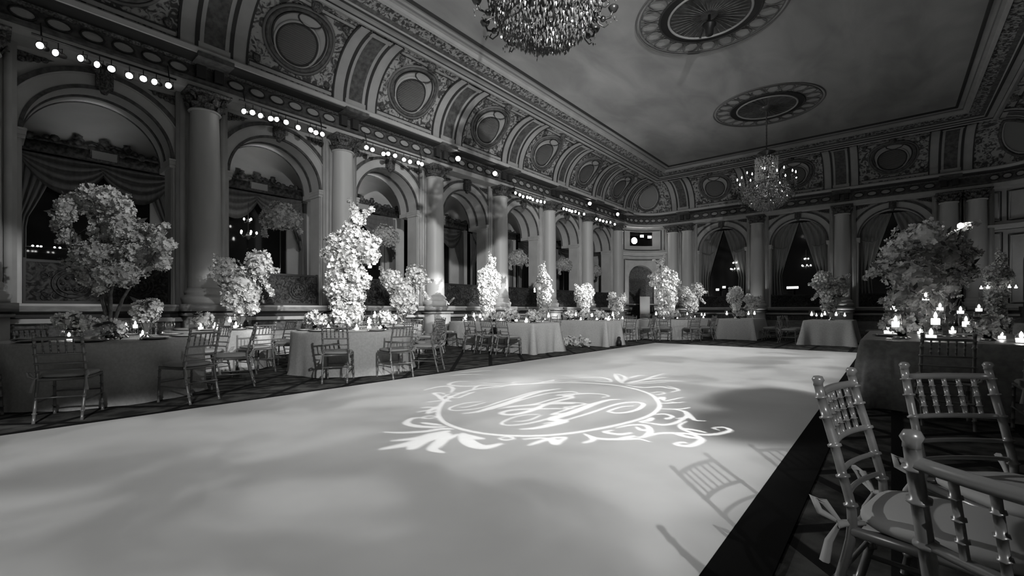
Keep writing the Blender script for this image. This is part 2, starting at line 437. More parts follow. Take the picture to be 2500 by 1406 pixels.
# ---- cove
A_T, A_Z, B_T, B_Z = .85, 6.70, 2.2, 8.10
def cove(s, a, off=0.):
    """a in 0..1 along the quarter curve; off = distance in front of it"""
    th = a*PI/2
    t = A_T+(B_T-A_T)*(1-math.cos(th)); z = A_Z+(B_Z-A_Z)*math.sin(th)
    n = Vector((math.cos(th)*(B_Z-A_Z), -math.sin(th)*(B_T-A_T))); n.normalize()
    return P3(s, t+n.x*off, z+n.y*off)
AL = 2.16  # its length
mb = MB(); mb.m('cove_field')
AA = [i/14 for i in range(15)]
mb.grid([[cove(s, a) for a in AA] for s in PATH_S])
prof = [(2.2, 8.10), (2.3, 8.07), (2.36, 8.10), (2.36, 8.14), (2.52, 8.16), (2.56, 8.13), (2.6, 8.16), (2.62, 8.2), (2.74, 8.23), (3.02, 8.30), (3.04, 8.27), (3.1, 8.3), (3.12, 8.37), (3.2, 8.38), (3.22, 8.42), (3.34, 8.45), (3.36, 8.42), (3.4, 8.44), (3.42, ZC)]
mats = ['cove_light', 'cove_light', 'line_dark', 'cove_light', 'line_dark', 'line_dark', 'cove_light', 'band_dark', 'band_ornate', 'line_dark', 'cove_light', 'cove_light', 'cove_light', 'line_mid', 'ceiling', 'line_dark', 'line_dark', 'line_dark']
prof_sweep(mb, prof, PATH_S, mats)
structure(mb.build('ceiling_cove', smooth=True))

# ribs and roundels of the cove
def strip(mb, s0, s1, a0, a1, off, mt, na=12):
    ns = max(1, int((s1-s0)/.3)) if s1-s0 > .6 else 1
    mb.m(mt)
    rows = [[cove(s0+(s1-s0)*i/ns, a0+(a1-a0)*j/na, off) for j in range(na+1)] for i in range(ns+1)]
    mb.grid(rows)
    for s in (s0, s1):
        mb.grid([[cove(s, a0+(a1-a0)*j/na, off) for j in range(na+1)], [cove(s, a0+(a1-a0)*j/na, 0) for j in range(na+1)]])
def rib(mb, sc, w=1.):
    for a, b, off, mt in ((-.66, -.62, .05, 'line_dark'), (-.62, -.36, .03, 'cove_light'), (-.36, -.28, .05, 'line_dark'), (-.28, -.2, .04, 'cove_light'),
                          (-.2, .2, .03, 'band_dark'), (.2, .28, .04, 'cove_light'), (.28, .36, .05, 'line_dark'), (.36, .62, .03, 'cove_light'), (.62, .66, .05, 'line_dark')):
        strip(mb, sc+a*w, sc+b*w, 0, 1, off, mt)
    strip(mb, sc-.3*w, sc+.3*w, .0, .06, .06, 'cove_light', 2); strip(mb, sc-.3*w, sc+.3*w, .93, 1., .055, 'cove_light', 2)
def ring(mb, sc, ac, r, rad, off, mt, n=48, sq=1.):
    pts = [cove(sc+r*sq*math.cos(2*PI*i/n), ac+r*math.sin(2*PI*i/n)/AL, off) for i in range(n)]
    mb.m(mt).tube(pts, rad, 6, closed=True)
def disc(mb, sc, ac, r0, r1, off, mt, n=40, sq=1.):
    mb.m(mt)
    nr = 4
    rows = [[cove(sc+r*sq*math.cos(2*PI*i/n), ac+r*math.sin(2*PI*i/n)/AL, off) for i in range(n)] for r in [r0+(r1-r0)*k/nr for k in range(nr+1)]]
    mb.grid(rows, closed_v=True)
def panel(mb, sc, hw):
    # frame
    for a0, a1 in ((.02, .06), (.9, .94)): strip(mb, sc-hw, sc+hw, a0, a1, .03, 'cove_light', 1)
    for a0, a1 in ((.06, .075), (.885, .9)): strip(mb, sc-hw, sc+hw, a0, a1, .04, 'line_dark', 1)
    disc(mb, sc, .49, .0, .8, .02, 'cove_light')
    ring(mb, sc, .49, .8, .035, .04, 'line_mid'); ring(mb, sc, .49, .72, .055, .05, 'band_dark'); ring(mb, sc, .49, .62, .025, .04, 'line_dark')
    disc(mb, sc-.02, .42, 0, .46, .035, 'cove_disc'); ring(mb, sc-.02, .42, .47, .022, .045, 'line_dark'); ring(mb, sc-.02, .42, .52, .03, .04, 'cove_light')
    disc(mb, sc+.06, .73, 0, .16, .045, 'cove_light', sq=1.6); ring(mb, sc+.06, .73, .17, .018, .055, 'line_dark', sq=1.6)
    for k in range(-9, 10):           # louvres of the vent
        y = k*.046; hw2 = math.sqrt(max(.44**2-y*y, 0))
        if hw2 > .05:
            p = [cove(sc-.02+hw2*x, .42+y/AL, .05) for x in (-1, -.5, 0, .5, 1)]
            mb.m('line_mid').tube(p, .011, 4)
    for q, (dx, da) in enumerate(((-.86, .12), (.86, .12), (-.86, .84), (.86, .84), (0, .95))):   # gilt knots in the corners
        c = cove(sc+dx*hw, da, .05); mb.m('gilt').ball(c, .09 if q < 4 else .13, 8, 6)
mb = MB()
rib_s = [sY(y) for y in LEFT_COLS]+[sX(x) for x in FAR_COLS]+[sR(y) for y in LEFT_COLS]
pan_s = [(sY(y), .98) for y in LEFT_BAYS]+[(sX(x), 1.05) for x in FAR_BAYS]+[(sR(y), .98) for y in LEFT_BAYS]
mb2 = MB()
for s in rib_s:
    if s > .7 and s < TOTAL-.7: rib(mb, s)
structure(mb.build('trim_3', smooth=True))
mb = MB()
for s, hw in pan_s: panel(mb, s, hw)
structure(mb.build('trim_4', smooth=True))
# corner roundels: painted oval in a framed field
mb = MB()
for c in (LEFT_LEN+ARC/2, S_R0-ARC/2):
    n = 40
    def cp(i, r, off=.04): return cove(c+1.25*r*math.cos(2*PI*i/n), .46+.4*r*math.sin(2*PI*i/n), off)
    mb.m('band_dark').tube([cp(i, 1) for i in range(n)], .05, 6, closed=True)
    mb.m('cove_light').tube([cp(i, .88) for i in range(n)], .03, 6, closed=True)
    mb.m('cove_disc').grid([[cp(i, r, .03) for i in range(n)] for r in (0, .3, .6, .84)], closed_v=True)
structure(mb.build('trim_5', smooth=True))
# brackets in pairs and oval chain of the frieze
mb = MB()
for s in rib_s:
    for d in (-.17, .17):
        for s_a, s_b in ((s+d-.09, s+d+.09),):
            v = [P3(x, t, z) for z in (6.2, 6.46) for x in (s_a, s_b) for t in (.5, .64)]
            mb.m('line_dark').add(v, [(0, 1, 3, 2), (4, 6, 7, 5), (0, 4, 5, 1), (2, 3, 7, 6), (1, 5, 7, 3), (0, 2, 6, 4)])
    v = [P3(x, t, z) for z in (6.46, 6.56) for x in (s-.34, s+.34) for t in (.6, 1.04)]
    mb.m('band_dark').add(v, [(0, 1, 3, 2), (4, 6, 7, 5), (0, 4, 5, 1), (2, 3, 7, 6), (1, 5, 7, 3), (0, 2, 6, 4)])
structure(mb.build('trim_6', smooth=False))
mb = MB()
def oval(s):
    mb.m('cove_light').grid([[P3(s+.155*r*math.cos(2*PI*i/16), .515, 6.315+.085*r*math.sin(2*PI*i/16)) for i in range(16)] for r in (0, 1)], closed_v=True)
    mb.m('line_dark').tube([P3(s+.165*math.cos(2*PI*i/16), .52, 6.315+.095*math.sin(2*PI*i/16)) for i in range(16)], .018, 5, closed=True)
for k in range(len(LEFT_BAYS)):
    for base in (sY(LEFT_BAYS[k]), sR(LEFT_BAYS[k])):
        for j in range(6): oval(base+(j-2.5)*.45)
for x in FAR_BAYS:
    for j in range(6): oval(sX(x)+(j-2.5)*.47)
for c in (LEFT_LEN, S_R0-ARC):
    for j in range(8): oval(c+.25+j*.45)
structure(mb.build('trim_7', smooth=True))

# ---- columns with pilaster responds and pedestals
def column_mesh():
    mb = MB()
    # fluted shaft
    n = 48; prof = [(.315, 1.62), (.325, 1.68), (.315, 2.6), (.30, 4.2), (.275, 5.5), (.285, 5.56)]
    rows = []
    for r, z in prof:
        rows.append([((r-.016*(1 if i % 2 else 0))*math.cos(2*PI*i/n), (r-.016*(1 if i % 2 else 0))*math.sin(2*PI*i/n), z) for i in range(n)])
    mb.m('shaft').grid(rows, closed_v=True)
    mb.m('stone_pier').lathe([(.42, 1.27), (.42, 1.34), (.44, 1.38), (.44, 1.42), (.40, 1.46), (.36, 1.48), (.36, 1.50), (.385, 1.52), (.385, 1.56), (.34, 1.60), (.325, 1.64)], 32)
    mb.m('stone_pier').lathe([(.30, 5.54), (.32, 5.56), (.30, 5.59)], 24)
    # leafy capital
    mb.m('gilt').lathe([(.27, 5.58), (.29, 5.7), (.33, 5.84), (.40, 5.92)], 24)
    for row, (z0, r0, h) in enumerate(((5.58, .28, .15), (5.68, .30, .17))):
        for k in range(8):
            a = 2*PI*(k+.5*row)/8; c, s = math.cos(a), math.sin(a)
            rows = []
            for i in range(5):
                f = i/4; rr = r0+.03+.10*f*f; z = z0+h*f-(.05 if i == 4 else 0); w = .095*math.sin(PI*(.25+.65*f))
                rows.append([(rr*c-s*w*q, rr*s+c*w*q, z) for q in (-1, -.4, .4, 1)])
            mb.grid(rows)
    for k in range(4):
        a = PI/4+PI/2*k; c, s = math.cos(a), math.sin(a)
        mb.tube([(.34*c, .34*s, 5.76), (.42*c, .42*s, 5.86), (.47*c, .47*s, 5.87), (.47*c, .47*s, 5.81), (.43*c, .43*s, 5.81)], [.02, .03, .035, .03, .02], 6)
    mb.m('gilt').box(-.42, .42, -.42, .42, 5.89, 5.95)
    return mb.mesh('column')
COLM = column_mesh()
def pil_mesh():
    mb = MB()
    mb.m('stone').box(0, .12, -.5, .5, 1.27, 5.94)
    mb.m('stone_pier').box(.12, .15, -.44, -.34, 1.4, 5.8); mb.box(.12, .15, .34, .44, 1.4, 5.8)
    # pedestal below the ledge
    mb.m('plinth').box(0, .66, -.44, .44, 0, .18); mb.m('stone').box(0, .6, -.4, .4, .18, 1.02)
    mb.m('plinth').box(0, .68, -.46, .46, 1.02, 1.08); mb.box(0, .72, -.5, .5, 1.12, 1.27)
    mb.m('line_dark').box(0, .62, -.42, .42, 1.08, 1.12)
    return mb.mesh('pilaster')
PILM = pil_mesh()
n_col = 0
def place_column(x, y, rz):
    a = bpy.data.objects.new('column', COLM); COL.objects.link(a)
    dx, dy = math.cos(rz), math.sin(rz)
    a.location = (x+dx*.25, y+dy*.25, 0); a.rotation_euler = (0, 0, rz); structure(a)
    b = bpy.data.objects.new('trim_pilaster', PILM); COL.objects.link(b); b.location = (x, y, 0); b.rotation_euler = (0, 0, rz); structure(b)
for y in LEFT_COLS:
    if y > YB+.3: place_column(XL, y, 0); place_column(XR, y, PI)
for x in FAR_COLS+[FAR_COLS[0]-.82, FAR_COLS[-1]+.82]: place_column(x, YF, -PI/2)

# ---- arch trims: rings, keystone, imposts, spandrels
def arch_mesh(r):
    mb = MB()
    def arc(rad, w, d, mt, n=40, x=0.):
        rows = []
        for i in range(n+1):
            a = PI*i/n; c, s = math.cos(a), math.sin(a)
            rows.append([(x, rad*c, ZI+rad*s), (x+d, rad*c, ZI+rad*s), (x+d, (rad+w)*c, ZI+(rad+w)*s), (x, (rad+w)*c, ZI+(rad+w)*s)])
        mb.m(mt).grid(rows)
    arc(r-.005, .055, .05, 'band_dark'); arc(r+.055, .2, .03, 'stone_pier'); arc(r+.255, .03, .05, 'stone_pier'); arc(r+.285, .085, .075, 'band_dark')
    arc(r-.02, .025, .1, 'band_dark', x=-.52)
    arc(r-.015, .02, .05, 'band_dark', x=-.93)
    # keystone console
    zt = ZI+r
    mb.m('gilt')
    mb.tube([(.06, 0, zt-.08), (.12, 0, zt+.0), (.13, 0, zt+.16), (.10, 0, zt+.3), (.16, 0, zt+.4)], [.05, .09, .1, .1, .07], 8)
    mb.box(0, .17, -.13, .13, zt+.02, zt+.36)
    for s in (-1, 1): mb.ball((.15, s*.12, zt+.32), .06, 8, 6)
    # imposts
    for s in (-1, 1):
        y0, y1 = sorted((s*(r-.04), s*(r+.32)))
        mb.m('stone_pier').box(-.5, .06, y0, y1, ZI-.16, ZI-.1); mb.m('stone').box(-.5, .09, y0-.01, y1+.01, ZI-.1, ZI-.02); mb.m('stone_pier').box(-.5, .11, y0-.02, y1+.02, ZI-.02, ZI+.02)
        y0, y1 = sorted((s*(r+.02), s*(r+.3)))
        mb.m('stone_pier').box(0, .04, y0, y1, ZS, ZI-.16)
        # spandrel ornament
        yy = s*(r+.12)
        mb.m('gilt').add([(.02, yy, ZI+r+.14), (.02, s*(r+.02), ZI+r+.14-.02), (.02, s*(r*.62), ZI+r+.3), (.02, s*(r+.14), ZI+r+.33), (.02, s*(r+.16), ZI+.95)], [(0, 1, 2, 3), (0, 3, 4)])
        for k in range(5): mb.ball((.03, s*(r*.74+.1*k), ZI+r+.26-.03*k), .05, 7, 5)
    return mb.mesh('arch', smooth=False)
AR_L, AR_F = arch_mesh(R_L), arch_mesh(R_F)
def place_arch(me, x, y, rz):
    o = bpy.data.objects.new('trim_arch', me); COL.objects.link(o); o.location = (x, y, 0); o.rotation_euler = (0, 0, rz); structure(o)
for y in LEFT_BAYS: place_arch(AR_L, XL, y, 0); place_arch(AR_L, XR, y, PI)
for x in FAR_BAYS: place_arch(AR_F, x, YF, -PI/2)

# ---- ceiling medallions
def medallion():
    mb = MB(); z = -.0
    def ann(r0, r1, zz, mt, n=72):
        mb.m(mt).grid([[(r*math.cos(2*PI*i/n), r*math.sin(2*PI*i/n), zz) for i in range(n)] for r in (r0, r1)], closed_v=True)
    ann(.0, .3, -.02, 'band_dark'); ann(.3, .93, -.02, 'med_disc')
    for a in range(36):
        c, s = math.cos(PI*a/18), math.sin(PI*a/18); mb.m('band_dark').tube([(.2*c, .2*s, -.03), (.9*c, .9*s, -.03)], .012, 4)
    mb.m('cove_light').tube([(.955*math.cos(PI*i/36), .955*math.sin(PI*i/36), -.03) for i in range(72)], .03, 6, closed=True)
    ann(.98, 1.17, -.03, 'black')
    mb.m('line_dark').tube([(1.17*math.cos(PI*i/36), 1.17*math.sin(PI*i/36), -.02) for i in range(72)], .03, 6, closed=True)
    for rr, w in ((1.75, .022), (1.66, .014)):
        mb.m('line_mid').tube([(rr*math.cos(PI*i/36), rr*math.sin(PI*i/36), -.01) for i in range(72)], w, 5, closed=True)
    for k in range(20):
        a = 2*PI*k/20
        pts = []
        for i in range(16):
            q = 2*PI*i/16; rr = 1.41+.22*math.cos(q); ta = a+(.135+.02*math.cos(q))*math.sin(q); pts.append((rr*math.cos(ta), rr*math.sin(ta), -.01))
        mb.m('line_mid').tube(pts, .014, 4, closed=True)
        a2 = a+PI/20
        for w in (-.04, 0, .04):
            mb.tube([(1.2*math.cos(a2), 1.2*math.sin(a2), -.01), (1.42*math.cos(a2+w), 1.42*math.sin(a2+w), -.01), (1.64*math.cos(a2+w*2.4), 1.64*math.sin(a2+w*2.4), -.01)], .009, 4)
    return mb.mesh('medallion')
MED = medallion()
XM = -3.45; YM = [4.8, 11.72, 18.42]
for y in YM:
    o = bpy.data.objects.new('trim_medallion', MED); COL.objects.link(o); o.location = (XM, y, ZC-.005); structure(o)
# painted border line on the ceiling
mb = MB(); e = TC+.0
# ------------------------------------------------------------------ dance floor
DX0, DX1, DY1 = -6.14, -.63, 14.9
df = empty('dance_floor', (0, 0, 0), 0, 'large pale rectangular dance floor laid over the dark carpet', 'dance floor')
mb = MB(); mb.box(DX0, DX1, YB+.02, DY1, .002, .022); mb.build('floor_panel', 'dance', df, smooth=False)
mb = MB(); mb.box(DX1, DX1+.24, YB+.02, DY1+.03, .002, .02); mb.build('edge_strip', 'black_trim', df, smooth=False)
mb = MB(); mb.box(DX0-.03, DX0, YB+.02, DY1+.03, .002, .02); mb.build('edge_strip', 'black_trim', df, smooth=False)
mb = MB(); mb.box(DX0, DX1, DY1, DY1+.03, .002, .02); mb.build('edge_strip', 'black_trim', df, smooth=False)

# ------------------------------------------------------------------ chiavari chair
def turned(p0, p1, r, rings, n=8):
    """round bar with bamboo-like rings"""
    p0, p1 = Vector(p0), Vector(p1); pts = []; rr = []
    fs = [(0, r)]
    for k in rings: fs += [(k-.012, r), (k-.006, r*1.45), (k+.006, r*1.45), (k+.012, r)]
    fs.append((1, r))
    for f, q in fs: pts.append(p0.lerp(p1, min(max(f, 0), 1))); rr.append(q)
    return pts, rr
def make_chair():
    t = empty('chiavari_chair', (0, 0, 0), 0)
    SZ = .45
    # +x is the front; rear posts at x=0
    mb = MB(); mb.m('wood')
    mb.box(.02, .42, -.2, .2, SZ-.035, SZ-.01)
    mb.tube([(.0, -.19, SZ-.02), (.0, .19, SZ-.02)], .016, 8); mb.tube([(.42, -.2, SZ-.02), (.42, .2, SZ-.02)], .018, 8)
    for s in (-1, 1): mb.tube([(.0, s*.19, SZ-.02), (.42, s*.2, SZ-.02)], .017, 8)
    mb.build('seat_frame', None, t)
    # cushion
    mb = MB(); mb.m('cushion')
    rows = []
    for f, z in ((.0, .0), (.9, .0), (1., .015), (1.02, .03), (.97, .045), (.8, .055), (.4, .062), (0, .064)):
        row = []
        for i in range(28):
            a = 2*PI*i/28; c, s = math.cos(a), math.sin(a)
            k = (abs(c)**4+abs(s)**4)**-.25
            row.append((.215+.215*f*c*k, .21*f*s*k*(1+.04*c), SZ-.008+z))
        rows.append(row)
    mb.grid(rows, closed_v=True)
    cu = mb.build('cushion', None, t)
    for s in (-1, 1):      # ribbon bow round the post
        y = s*.2; mb = MB(); mb.m('cushion')
        mb.tube([(.03, s*.17, SZ+.01), (-.02, y, SZ+.0), (-.035, y+s*.01, SZ-.005)], [.008, .012, .014], 6)
        mb.tube([(-.03, y, SZ), (-.07, y+s*.02, SZ+.06), (-.1, y+s*.03, SZ+.07), (-.08, y+s*.035, SZ+.03), (-.035, y, SZ)], [.006, .012, .014, .012, .006], 6)
        mb.tube([(-.03, y, SZ), (-.06, y+s*.01, SZ-.07), (-.07, y+s*.02, SZ-.14)], [.007, .013, .016], 6)
        mb.build('ribbon_tie', None, cu)
    for s in (-1, 1):
        y0 = s*.19
        # rear leg and back post in one curved piece
        path_ = [(-.10, s*.185, 0), (-.045, s*.188, .22), (.0, y0, .45), (-.03, y0, .62), (-.075, y0*.98, .79), (-.10, y0*.97, .90)]
        P = [Vector(p) for p in path_]; pts, rr = [], []
        def cr(t_):
            i = min(int(t_), 4); u = t_-i; a = P[max(i-1, 0)]; b = P[i]; c = P[i+1]; d = P[min(i+2, 5)]
            return .5*((2*b)+(-a+c)*u+(2*a-5*b+4*c-d)*u*u+(-a+3*b-3*c+d)*u**3)
        knots = [.5, 1.1, 2.35, 2.9, 3.45, 4.0, 4.5]
        tt = sorted([i*.25 for i in range(21)]+[k+d for k in knots for d in (-.035, -.018, .018, .035)])
        for q in tt:
            pts.append(cr(min(max(q, 0), 4.999))); rr.append(.0215 if any(abs(q-k) < .02 for k in knots) else .0145)
        mb = MB(); mb.m('wood').tube(pts, rr, 8); mb.lathe([(.001, .93), (.014, .927), (.02, .915), (.015, .905), (.0155, .895)], 8, (P[5].x, P[5].y, 0)); mb.build('back_post', None, t)
        pts, rr = turned((.42, s*.2, .45), (.44, s*.205, 0), .0145, (.12, .3, .55, .8))
        mb = MB(); mb.m('wood').tube(pts, rr, 8); mb.build('leg', None, t)
    def rail(z, x, w, r=.011, rings=(.2, .5, .8)):
        # slightly bowed back rail
        pts = [(x-.025*(1-(2*i/8-1)**2), -w+2*w*i/8, z) for i in range(9)]
        mb = MB(); mb.m('wood').tube(pts, r, 7); return mb
    rail(.865, -.09, .185, .014).build('top_rail', None, t)
    rail(.70, -.05, .187).build('back_rail', None, t)
    rail(.60, -.03, .188, .009).build('back_rail', None, t)
    rail(.53, -.012, .188, .009).build('back_rail', None, t)
    for k in range(5):
        y = -.12+.06*k; b = -.025*(1-(y/.187)**2)
        pts, rr = turned((-.05+b, y, .70), (-.09+b, y, .865), .0085, (.25, .5, .75), 6)
        mb = MB(); mb.m('wood').tube(pts, rr, 6); mb.build('spindle', None, t)
    for s in (-1, 1):
        mb = MB(); mb.m('wood').tube([(-.06, s*.187, .2), (.433, s*.203, .2)], .0095, 6); mb.build('stretcher', None, t)
    mb = MB(); mb.m('wood').tube([(.437, -.203, .25), (.437, .203, .25)], .0095, 6); mb.build('stretcher', None, t)
    mb = MB(); mb.m('wood').tube([(-.05, -.187, .25), (-.05, .187, .25)], .0095, 6); mb.build('stretcher', None, t)
    return t
CH = kids(make_chair()); used = {}
def first(proto, loc, rz, label, group=None, cat=None, scale=None):
    if proto.name not in used:
        used[proto.name] = 1
        proto.location = loc; proto.rotation_euler = (0, 0, rz)
        if scale: proto.scale = (scale,)*3
        if label: proto['label'] = label
        if group: proto['group'] = group
        return proto
    return dup(proto, loc, rz, label, group, scale=scale)
CH['category'] = 'chair'
chairs_at = []
DIRN = ['arcade-opposite', '', '', '', '', '', '', '']
def side_name(dx, dy):
    """where something stands seen from the middle of its table, in the room's own terms"""
    a = math.degrees(math.atan2(dy, dx)) % 360
    k = int((a+11.25)//22.5) % 16
    return ['dance floor side', 'dance floor side toward far wall', 'far corner by dance floor', 'far side toward dance floor',
            'far side', 'far side toward arcade', 'far corner by arcade', 'arcade side toward far wall',
            'arcade side', 'arcade side toward camera', 'near corner by arcade', 'near side toward arcade',
            'near side', 'near side toward dance floor', 'near corner by dance floor', 'dance floor side toward camera'][k]
LABELS = set()
def uniq(l):
    if l in LABELS:
        for w in ('another ', 'third ', 'fourth ', 'fifth '):
            if w+l not in LABELS: l = w+l; break
    LABELS.add(l); return l
def chair(x, y, rz, label, group='chiavari chairs at the dining tables', tab=None):
    if tab is not None:
        cx_, cy_ = x+.25*math.cos(rz), y+.25*math.sin(rz)
        for nm, kind, a in TABLES:
            if nm == tab: continue
            if kind == 'r' and math.hypot(cx_-a[0], cy_-a[1]) < a[2]+.40: return None
            if kind == 'b' and a[0]-.4 < cx_ < a[1]+.4 and a[2]-.4 < cy_ < a[3]+.4: return None
        if x < XL+.95 or y > YF-.8 or (DX0-.1 < x < DX1 and y < DY1): return None
    for (a, b) in chairs_at:
        if (a-x)**2+(b-y)**2 < .50**2: return None
    chairs_at.append((x, y))
    return first(CH, (x, y, .0), rz, uniq(label), group)

# ------------------------------------------------------------------ tables and cloths
TZ = .765
TABLES = []
def table_round(cx, cy, R, desc, amp=.05, seed=0):
    t = empty('round_table', (cx, cy, 0), 0, uniq('round banquet table under cloth, '+desc), 'table', 'round banquet tables')
    mb = MB(); mb.lathe([(0, TZ-.04), (R-.03, TZ-.04), (R-.03, TZ-.012), (0, TZ-.012)], 40); mb.build('tabletop', 'wood', t, smooth=False)
    for k in range(4):
        a = PI/4+PI/2*k; mb = MB(); mb.tube([(R*.55*math.cos(a), R*.55*math.sin(a), 0), (R*.55*math.cos(a), R*.55*math.sin(a), TZ-.04)], .02, 6); mb.build('leg', 'wood', t)
    rnd = random.Random(seed); nf = 12; ph = [rnd.uniform(0, 6.3) for _ in range(4)]
    mb = MB(); n = 180; rows = []
    for f, z in ((0, TZ+.0), (.6, TZ), (.97, TZ), (1., TZ-.006), (1.008, TZ-.03)):
        rows.append([(R*f*math.cos(2*PI*i/n), R*f*math.sin(2*PI*i/n), z) for i in range(n)])
    for k in range(1, 11):
        f = k/10; row = []
        for i in range(n):
            a = 2*PI*i/n
            w = .5+.5*math.sin(nf*a+ph[0]+.6*math.sin(3*a+ph[1])); w2 = math.sin(29*a+ph[2])
            rr = R*(1.008)+.015*f+amp*f**1.1*(w**1.3)+.008*f*w2
            z = (TZ-.03)*(1-f)+.006
            if k == 10: rr += .02*w
            row.append((rr*math.cos(a), rr*math.sin(a), z))
        rows.append(row)
    mb.grid(rows, closed_v=True)
    c = mb.build('tablecloth', 'cloth', loc=(cx, cy, 0)); tag(c, uniq('pale floor-length tablecloth on the '+desc), 'tablecloth', 'tablecloths on round tables')
    return t
def table_rect(x0, x1, y0, y1, desc, z=TZ, mt='cloth', corner=.1, seed=0):
    cx, cy = (x0+x1)/2, (y0+y1)/2; hx, hy = (x1-x0)/2, (y1-y0)/2
    t = empty('rectangular_table', (cx, cy, 0), 0, uniq('rectangular banquet table under cloth, '+desc), 'table', 'rectangular banquet tables')
    mb = MB(); mb.box(-hx+.02, hx-.02, -hy+.02, hy-.02, z-.045, z-.012); mb.build('tabletop', 'wood', t, smooth=False)
    for sx in (-1, 1):
        for sy in (-1, 1):
            mb = MB(); mb.tube([(sx*(hx-.15), sy*(hy-.15), 0), (sx*(hx-.15), sy*(hy-.15), z-.045)], .02, 6); mb.build('leg', 'wood', t)
    rnd = random.Random(seed); ph = rnd.uniform(0, 6)
    per = []; m = 40
    for (ax, ay, bx, by) in ((-1, -1, 1, -1), (1, -1, 1, 1), (1, 1, -1, 1), (-1, 1, -1, -1)):
        for i in range(m):
            u = i/m; per.append((ax+(bx-ax)*u, ay+(by-ay)*u, min(u, 1-u)*(2*hx if ay == by else 2*hy)))
    rows = []
    for f in (0, .5, .98): rows.append([(hx*f*px, hy*f*py, z) for px, py, e in per])
    rows.append([(hx*px, hy*py, z-.008) for px, py, e in per])
    for k in range(1, 11):
        f = k/10; row = []
        for j, (px, py, e) in enumerate(per):
            fl = corner*math.exp(-(e/.10)**2)*f**1.2                 # corner fold flares outward
            dip = -.03*math.exp(-((e-.2)/.09)**2)*f
            wob = .014*f*math.sin(j*.55+ph)
            nx = (1 if px > .999 else -1 if px < -.999 else 0); ny = (1 if py > .999 else -1 if py < -.999 else 0)
            o = .01+fl+dip+wob
            row.append((hx*px+nx*o, hy*py+ny*o, (z-.008)*(1-f)+.006))
        rows.append(row)
    mb = MB(); mb.grid(rows, closed_v=True)
    c = mb.build('tablecloth', mt, loc=(cx, cy, 0)); tag(c, uniq('tablecloth with flared corner folds on the '+desc), 'tablecloth', 'tablecloths on rectangular tables')
    return t

# ------------------------------------------------------------------ flowers
def flower_unit(s, open_=.5):
    """five cupped petals: verts, faces"""
    v = [(0, 0, 0)]; f = []
    for k in range(5):
        a = 2*PI*k/5; c, q = math.cos(a), math.sin(a)
        for (r, w, z) in ((.45, .3, .12), (.8, .36, .12+open_*.25), (1., 0, .12+open_*.5)):
            if w: v += [(s*(r*c-w*q), s*(r*q+w*c), s*z), (s*(r*c+w*q), s*(r*q-w*c), s*z)]
            else: v += [(s*r*c, s*r*q, s*z)]
        b = 1+5*k
        f += [(0, b+1, b), (b, b+1, b+3, b+2), (b+2, b+3, b+4)]
    return np.array(v), f
def scatter(mb, blobs, size, dens=1., mt='petal', jitter=.25, fill=True, shade=.25):
    units = [flower_unit(1., o) for o in (.2, .6, 1.)]
    for (cx, cy, cz, r) in blobs:
        c = np.array((cx, cy, cz))
        if fill:
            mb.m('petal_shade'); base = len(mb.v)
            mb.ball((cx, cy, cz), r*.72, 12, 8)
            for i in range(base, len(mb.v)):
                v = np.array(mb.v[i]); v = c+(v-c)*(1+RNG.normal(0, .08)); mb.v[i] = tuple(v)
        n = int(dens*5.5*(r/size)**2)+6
        for _ in range(n):
            d = RNG.normal(size=3); d /= np.linalg.norm(d)
            p = c+d*r*(1+RNG.uniform(-jitter, jitter*.6)-.12)
            up = d+RNG.normal(0, .45, 3); up /= np.linalg.norm(up)
            x = np.cross(up, RNG.normal(size=3)); x /= np.linalg.norm(x); y = np.cross(up, x)
            U, F = units[RNG.integers(3)]; s = size*RNG.uniform(.7, 1.25)
            V = p+s*(U @ np.array([x, y, up]))
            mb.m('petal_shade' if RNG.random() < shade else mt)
            mb.add([tuple(q) for q in V], F)
def leaves(mb, blobs, n, size=.07):
    mb.m('leaf')
    for _ in range(n):
        cx, cy, cz, r = blobs[RNG.integers(len(blobs))]
        d = RNG.normal(size=3); d /= np.linalg.norm(d); p = np.array((cx, cy, cz))+d*r*RNG.uniform(.85, 1.2)
        x = RNG.normal(size=3); x /= np.linalg.norm(x); y = np.cross(d, x); y /= max(np.linalg.norm(y), 1e-6)
        s = size*RNG.uniform(.6, 1.3)
        mb.add([tuple(p-x*s), tuple(p+y*s*.35), tuple(p+x*s), tuple(p-y*s*.35)], [(0, 1, 2, 3)])
def branchy(mb, root, tips, r0=.028, wob=.06, mt='bark'):
    mb.m(mt)
    for tp in tips:
        a, b = Vector(root), Vector(tp); n = 7; pts = []; rr = []
        off = Vector((RNG.normal(), RNG.normal(), 0))*wob
        for i in range(n+1):
            f = i/n; p = a.lerp(b, f); p += off*math.sin(PI*f)+Vector((RNG.normal(), RNG.normal(), RNG.normal()))*.012*(0 < i < n)
            # hug the trunk first
            p.x = a.x+(p.x-a.x)*(f**.6 if f > .01 else 0); p.y = a.y+(p.y-a.y)*(f**.6 if f > .01 else 0)
            pts.append(p); rr.append(r0*(1-f*.75))
        mb.tube(pts, rr, 6)
